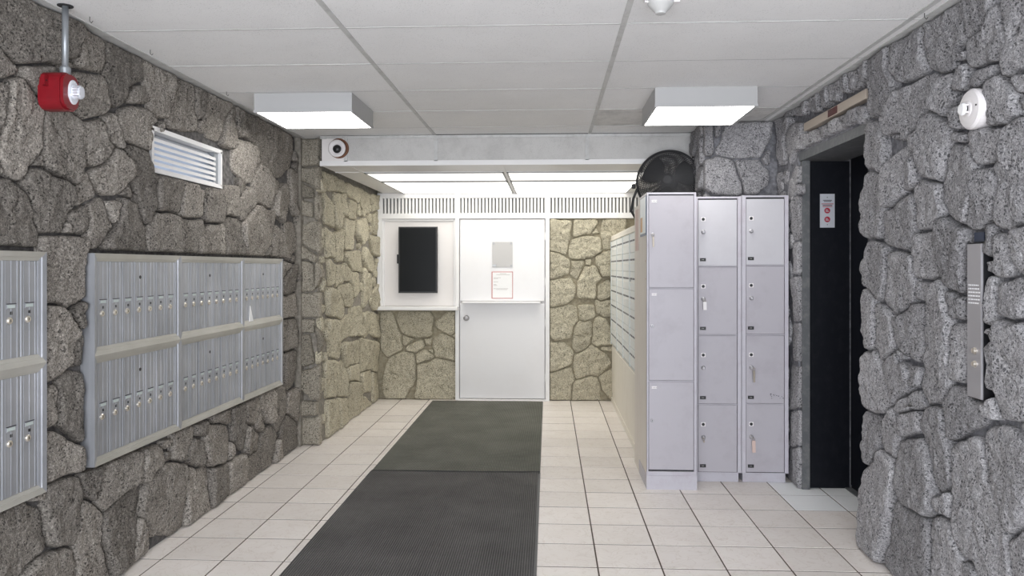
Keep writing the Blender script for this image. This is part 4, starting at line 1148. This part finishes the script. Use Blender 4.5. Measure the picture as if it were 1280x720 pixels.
for k in range(6):
    z = 1.392 - k * .0135; x = 3.008
    while x > 2.938:
        l = r_.uniform(.004, .014); q.box(x - l, x, z - .0024, z + .0024, .047, .0476, 'etched'); x -= l + .004
q.build('etched_lettering', cp)
for z in (1.145, 1.095):
    MB(F_RW).lathe(2.962, z, [(.013, .047), (.013, .050), (.010, .051), (.009, .058), (0, .059)], 'lock_metal', 20).build('call_button', cp, at=F_RW(2.97, z, .06))
dt = thing('wall_detector', F_RW(2.945, 2.055, .05), 'white round detector with protruding dome on the right stone wall', 'detector')
MB(F_RW).lathe(2.955, 2.055, [(.074, .0), (.076, .045), (.076, .066), (.068, .075), (.045, .079), (0, .079)], 'offwhite', 36).build('base', dt, smooth=False, at=F_RW(2.955, 2.055, .05))
MB(F_RW).lathe(2.955, 2.055, [(.030, .079), (.030, .082), (.024, .084), (0, .084)], 'offwhite', 24).build('collar', dt, at=F_RW(2.955, 2.055, .085))
for k in range(4):
    a = math.pi / 4 + k * math.pi / 2; x, z = 2.955 + .019 * math.cos(a), 2.055 + .019 * math.sin(a)
    MB(F_RW).box(x - .003, x + .003, z - .003, z + .003, .083, .094, 'offwhite').build('strut', dt, at=F_RW(x, z, .1))
MB(F_RW).lathe(2.955, 2.055, [(.023, .093), (.024, .098), (.02, .105), (0, .107)], 'offwhite_bright', 24).build('dome', dt, smooth=False, at=F_RW(2.955, 2.055, .12))
MB(F_RW).lathe(2.955, 2.055, [(.014, .083), (.014, .094), (0, .094)], 'black', 16).build('sensor_core', dt, at=F_RW(2.955, 2.055, .1))
MB(F_RW).lathe(2.90, 2.06, [(.0035, .076), (.0035, .079), (0, .079)], 'dark_gap', 8).build('indicator_dot', dt, at=F_RW(2.9, 2.06, .085))

# ================================================================== lockers
def locker(x0, x1, yf, depth, zt, edges, label, style):
    t = thing('locker', ((x0 + x1) / 2, yf, 0), label, 'locker', 'tall metal lockers by the elevator')
    y1 = yf + depth; side = 'locker_side' if style == 3 else 'locker_edge'
    zb_ = edges[-1]
    fw = .010 if style == 3 else .018
    fl_ = fw + (.008 if style == 4 and x0 > 1.2 else 0)
    pl = (x0 - .003, x1 + .004, yf - .006, y1, 0, .092) if style == 3 else (x0 + .012, x1 - .012, yf + .03, y1, 0, .07)
    MB().box(*pl, 'locker_edge').build('plinth', t)
    if style == 3: MB().box(x0 - .001, x1 + .002, yf - .001, yf + .02, .092, .118, 'locker_edge').build('bottom_rail', t)
    b = MB(); z0 = .092 if style == 3 else .068
    b.box(x0 + .004, x1, yf + .02, y1, z0, zt - .012, side); b.build('body', t)
    MB().box(x0, x1, yf, y1, zt - .012, zt, 'locker_edge').build('top_panel', t)
    if style == 3:
        MB().box(x0, x0 + .006, yf + .003, y1, .0, zt - .012, 'locker_side').build('side_panel', t)
    f = MB()
    for a in ((x0, x0 + fl_), (x1 - fw - (.006 if style != 3 else .004), x1)): f.box(a[0], a[1], yf, yf + .022, z0, zt - .012, 'locker_edge')
    f.build('front_frame', t)
    MB().box(x0 + fw, x1 - fw, yf + .014, yf + .021, z0, zt - .012, 'dark_gap').build('inner_shadow_board', t)
    xi0, xi1 = x0 + fl_ + .003, x1 - fw - (.009 if style != 3 else .006)
    for k in range(len(edges) - 1):
        zt_, zb2 = edges[k] - .004, edges[k + 1] + .004
        if k: MB().box(x0 + fw, x1 - fw, yf + .001, yf + .015, edges[k] - .0025, edges[k] + .0025, 'locker_edge').build('cross_rail', t, at=((x0 + x1) / 2, yf, edges[k]))
        def FD(a, b_, c): return (xi0 + a, yf + .004 - c, zt_ - b_)
        w_ = xi1 - xi0
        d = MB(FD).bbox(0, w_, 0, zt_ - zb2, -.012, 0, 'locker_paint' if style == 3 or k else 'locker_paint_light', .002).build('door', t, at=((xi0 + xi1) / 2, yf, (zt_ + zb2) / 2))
        if style == 3:
            MB(FD).box(.018, .052, .030, .046, 0, .002, 'offwhite').box(.026, .044, .036, .040, .002, .0026, 'ink').box(.019, .021, .036, .04, .002, .003, 'ink_dark').box(.048, .051, .036, .04, .002, .003, 'ink_dark').build('number_plate', d, at=FD(.035, .038, 0))
            lz = (.255, .245, .255)[k]
            MB(FD).lathe(.022, lz, [(.011, 0), (.011, .003), (.008, .006), (0, .006)], 'steel', 16).box(.020, .024, lz - .004, lz + .004, .006, .007, 'black').build('lock', d, at=FD(.022, lz, 0))
        else:
            MB(FD).box(.012, .052, zt_ - zb2 - .052, zt_ - zb2 - .030, 0, .002, 'black').box(.024, .030, zt_ - zb2 - .0425, zt_ - zb2 - .0395, .002, .0024, 'ink').box(.032, .039, zt_ - zb2 - .0425, zt_ - zb2 - .0395, .002, .0024, 'ink').build('number_plate', d, at=FD(.03, zt_ - zb2 - .04, 0), label='small black number plate')
            MB(FD).box(.020, .050, .118, .146, 0, .0015, 'offwhite').lathe(.034, .132, [(.0105, .0015), (.0105, .003), (0, .003)], 'black', 16).build('coin_hole', d, at=FD(.034, .13, 0))
            MB(FD).lathe(.034, .218, [(.015, 0), (.015, .003), (.011, .006), (.0105, .018), (.008, .02), (0, .02)], 'steel', 18).build('lock', d, at=FD(.034, .218, 0))
    return t, xi0
def zrow(y, ys): return [1.46 - (p - 334) * y / 955 * 1.0 for p in ys]
k1, xa = locker(.647, .968, 5.06, .42, 1.951, [1.936, 1.323, .711, .124], 'tall three-door lilac-grey locker, nearest one beside the tan cabinet', 3)
k2, xb = locker(.994, 1.303, 5.235, .375, 1.938, [1.921, 1.466, 1.000, .530, .068], 'four-door lilac-grey locker, middle one of the row', 4)
k3, xc = locker(1.307, 1.617, 5.235, .375, 1.945, [1.926, 1.473, 1.004, .535, .070], 'four-door lilac-grey locker, last one next to the elevator', 4)
# panel details on the near locker's side and the partition behind it
pt = tag(MB().box(.647, .97, 5.485, 5.775, 0, 1.905, 'locker_side').build('partition_panel', at=(.8, 5.6, 0)), 'cream wooden partition between the nearest locker and the mailbox cabinet', 'partition')
po = thing('poster', (.645, 5.2, 1.7), 'blue-framed pale poster on the side of the nearest locker', 'poster')
def F_PO(a, b, c): return (.647 - c, a, b)
MB(F_PO).box(5.08, 5.40, 1.672, 1.935, 0.0005, .004, 'blue_frame').build('frame', po)
MB(F_PO).box(5.095, 5.385, 1.688, 1.93, .004, .005, 'poster').build('sheet', po)
MB(F_PO).box(5.26, 5.37, 1.70, 1.80, .005, .0056, 'poster_orange').build('orange_patch', po)
tp = MB(F_PO).box(5.53, 5.70, 1.58, 1.88, .0, .003, 'tape').box(5.50, 5.60, 1.58, 1.63, .003, .005, 'tape').build('tape_strip', at=F_PO(5.6, 1.7, 0))
tag(tp, 'dirty pink tape strip hanging on the cream partition', 'tape')
MB(F_PO).box(5.08, 5.14, 1.50, 1.504, .0, .003, 'tape').build('hinge_mark', k1); MB(F_PO).box(5.08, 5.14, 1.38, 1.384, .0, .003, 'tape').build('hinge_mark', k1)

def key(x, y, z, tagm, l, label, w_=.010):
    t = thing('key', (x, y, z), label, 'key')
    MB(lambda a, b, c: (x + a, y - c, z + b)).tube([(0, 0, .0), (0, 0, .012)], .003, 'brass', 8).build('key_blade', t)
    n = 14; MB().tube([(x + .009 * math.cos(2 * math.pi * k / n), y - .014, z - .008 + .009 * math.sin(2 * math.pi * k / n)) for k in range(n)], .0012, 'brass', 6, True).build('key_ring', t)
    MB(lambda a, b, c: (x + a, y - c, z + b)).prism([(-.002, -.015), (.004, -.015), (w_ / 2 + .002, -.02), (w_ / 2 + .003, -l), (-w_ / 2 + .003, -l), (-w_ / 2, -.02)], .011, .0145, tagm).build('key_tag', t)
key(xa + .024, 5.052, 1.936 - .004 - .255, 'brass', .085, 'key hanging in the top door of the nearest tall locker', .010)
key(xb + .036, 5.214, 1.466 - .222, 'offwhite', .072, 'key with white tag in the second door of the middle locker', .022)
key(xb + .030, 5.214, .530 - .222, 'brass', .03, 'short key in the bottom door of the middle locker', .008)
key(xc + .042, 5.214, 1.004 - .222, 'brass', .095, 'long key in the third door of the locker beside the elevator', .012)
key(xc + .040, 5.214, .535 - .222, 'poster_orange' if 0 else 'tape', .098, 'key with beige tag in the bottom door of the locker beside the elevator', .022)
# paint chips on the third door of the last locker
q = MB(lambda a, b, c: (a, 5.2305 - c, b)); r_ = random.Random(12)
for k in range(15):
    x, z = 1.49 + r_.random() * .10, .575 + r_.uniform(0, .03); s = r_.uniform(.0015, .004)
    q.box(x - s, x + s, z - s * .7, z + s * .7, 0, .0008, 'ink_dark')
q.build('paint_chips', k3)

# ================================================================== cream cabinet with small mailboxes facing left
XBK = .693
def F_BK(u, v, h): return (XBK - h, u, v)
bk = thing('mailbox_cabinet', (.9, 7.1, 0), 'long cream cabinet full of small pale mailboxes behind the lockers', 'mailbox cabinet')
MB().box(XBK, 1.12, 5.80, YB - .04, 0.0, 1.775, 'bank_body').build('body', bk)
MB(F_BK).bbox(5.79, YB - .035, 1.742, 1.795, -.30, .012, 'bank_body', .004).build('top_edge', bk)
MB(F_BK).bbox(5.80, YB - .05, .10, .60, 0, .004, 'bank_body', .002).build('lower_panel', bk)
MB(F_BK).box(5.80, YB - .04, .0, .05, 0, .010, 'bank_body').build('plinth', bk)
gz0, gz1 = .645, 1.735; rows = 7; rh = (gz1 - gz0) / rows; U0 = 5.84; U1 = 8.33; nc = 25; cw = (U1 - U0) / nc
MB(F_BK).box(U0 - .03, U1 + .02, gz0 - .02, gz1 + .006, 0, .006, 'bank_rail').build('grid_frame', bk)
src = MB(F_BK).bbox(.002, cw - .002, .0035, rh - .0035, .006, .012, 'bank_door', .001).box(cw * .15, cw * .8, rh * .58, rh * .67, .012, .0135, 'ink_dark').box(cw * .4, cw * .6, rh * .42, rh * .46, .012, .014, 'lock_metal').build('small_mailbox_door')
for i in range(nc):
    for j in range(rows):
        c = src.copy(); C.objects.link(c); c.parent = bk; c.location = Vector((0, U0 + i * cw, gz0 + j * rh)) - wloc(bk)
bpy.data.objects.remove(src)
for u in (U0 + 6 * cw, U0 + 12 * cw, U0 + 18 * cw, U1):
    MB(F_BK).box(u - .008, u + .008, gz0 - .015, gz1, .006, .018, 'bank_rail').build('divider', bk, at=F_BK(u, 1.2, .01))
MB(F_BK).lathe(U0 + 5.5 * cw, gz0 + 4.55 * rh, [(.014, .012), (.014, .015), (0, .015)], 'black', 12).build('master_lock', bk)

# ================================================================== fan standing on the cabinet
fn = thing('desk_fan', (.91, 5.93, 1.796), 'black wire-cage fan leaning on top behind the nearest locker', 'fan')
R_ = .240; ctr = Vector((.918, 5.90, 2.115)); ay = math.radians(-14); tx = math.radians(-6)
rotm = Matrix.Rotation(ay, 3, 'Z') @ Matrix.Rotation(tx, 3, 'X')
def F_FN(a, b, c):      # a right, b up, c toward the viewer
    v = rotm @ Vector((a, -c, b)); return tuple(ctr + v)
def circ(r, c, n=48): return [(r * math.cos(2 * math.pi * k / n), r * math.sin(2 * math.pi * k / n), c) for k in range(n)]
def guard(sign):
    q = MB(F_FN)
    for k in range(22):
        r = .05 + (R_ - .05) * k / 21; c = sign * (.075 * math.sqrt(max(0, 1 - (r / (R_ * 1.02)) ** 2)) + .002)
        q.tube(circ(r, c), .0021, 'fan_black', 4, True)
    for k in range(80):
        a = 2 * math.pi * k / 80; P = []
        for s in range(7):
            r = .045 + (R_ - .045) * s / 6; aa = a + .35 * (1 - s / 6)
            P.append((r * math.cos(aa), r * math.sin(aa), sign * (.075 * math.sqrt(max(0, 1 - (r / (R_ * 1.02)) ** 2)) + .002)))
        q.tube(P, .0020, 'fan_black', 4)
    return q
guard(1).build('front_guard', fn); guard(-1).build('rear_guard', fn)
MB(F_FN).tube(circ(R_, 0, 64), .009, 'fan_black', 8, True).build('rim', fn, smooth=True)
MB(F_FN).lathe(0, 0, [(.045, .07), (.045, .082), (.03, .088), (0, .09)], 'fan_black', 28).build('centre_badge', fn)
MB(F_FN).lathe(0, 0, [(.055, -.10), (.065, -.07), (.06, -.02), (.02, -.01), (.02, .03), (0, .035)], 'fan_black', 24).build('motor', fn)
for k in range(3):
    q = MB(F_FN); base = k * 2 * math.pi / 3 + .4; n = 8; rowsv = []
    for s in range(n + 1):
        r = .02 + (.205 - .02) * s / n; half = .25 + .42 * math.sin(math.pi * min(1, s / n * .8))
        row = []
        for u in range(6):
            a = base + half * (u / 5 * 2 - 1); row.append((r * math.cos(a), r * math.sin(a), .02 - .035 * (u / 5) + .0))
        rowsv.append(q.vs(row))
    for s in range(n):
        for u in range(5): q.face([rowsv[s][u], rowsv[s][u + 1], rowsv[s + 1][u + 1], rowsv[s + 1][u]], 'fan_black')
    b_ = q.build('blade', fn, smooth=True); sm = b_.modifiers.new('thickness', 'SOLIDIFY'); sm.thickness = .0016
q = MB()
q.tube([(.68, 5.90, 2.06), (.655, 5.93, 1.99), (.645, 6.0, 1.90), (.70, 6.03, 1.811), (.80, 6.06, 1.807), (1.05, 6.04, 1.807), (1.13, 5.98, 1.815), (1.17, 5.93, 1.95), (1.165, 5.90, 2.10)], .010, 'fan_black', 8)
q.build('stand', fn, smooth=True)
for x in (.683, 1.158):
    MB().lathe(0, 0, [(0, 0)], 'fan_black') if 0 else None
    MB(lambda a, b, c: (x - .03 * (1 if x < .9 else -1) + c, 5.90 + a, 2.10 - (.02 if x < .9 else 0) + b)).lathe(0, 0, [(.016, -.015), (.02, .0), (.016, .015), (0, .015)], 'fan_black', 14).build('tilt_knob', fn)
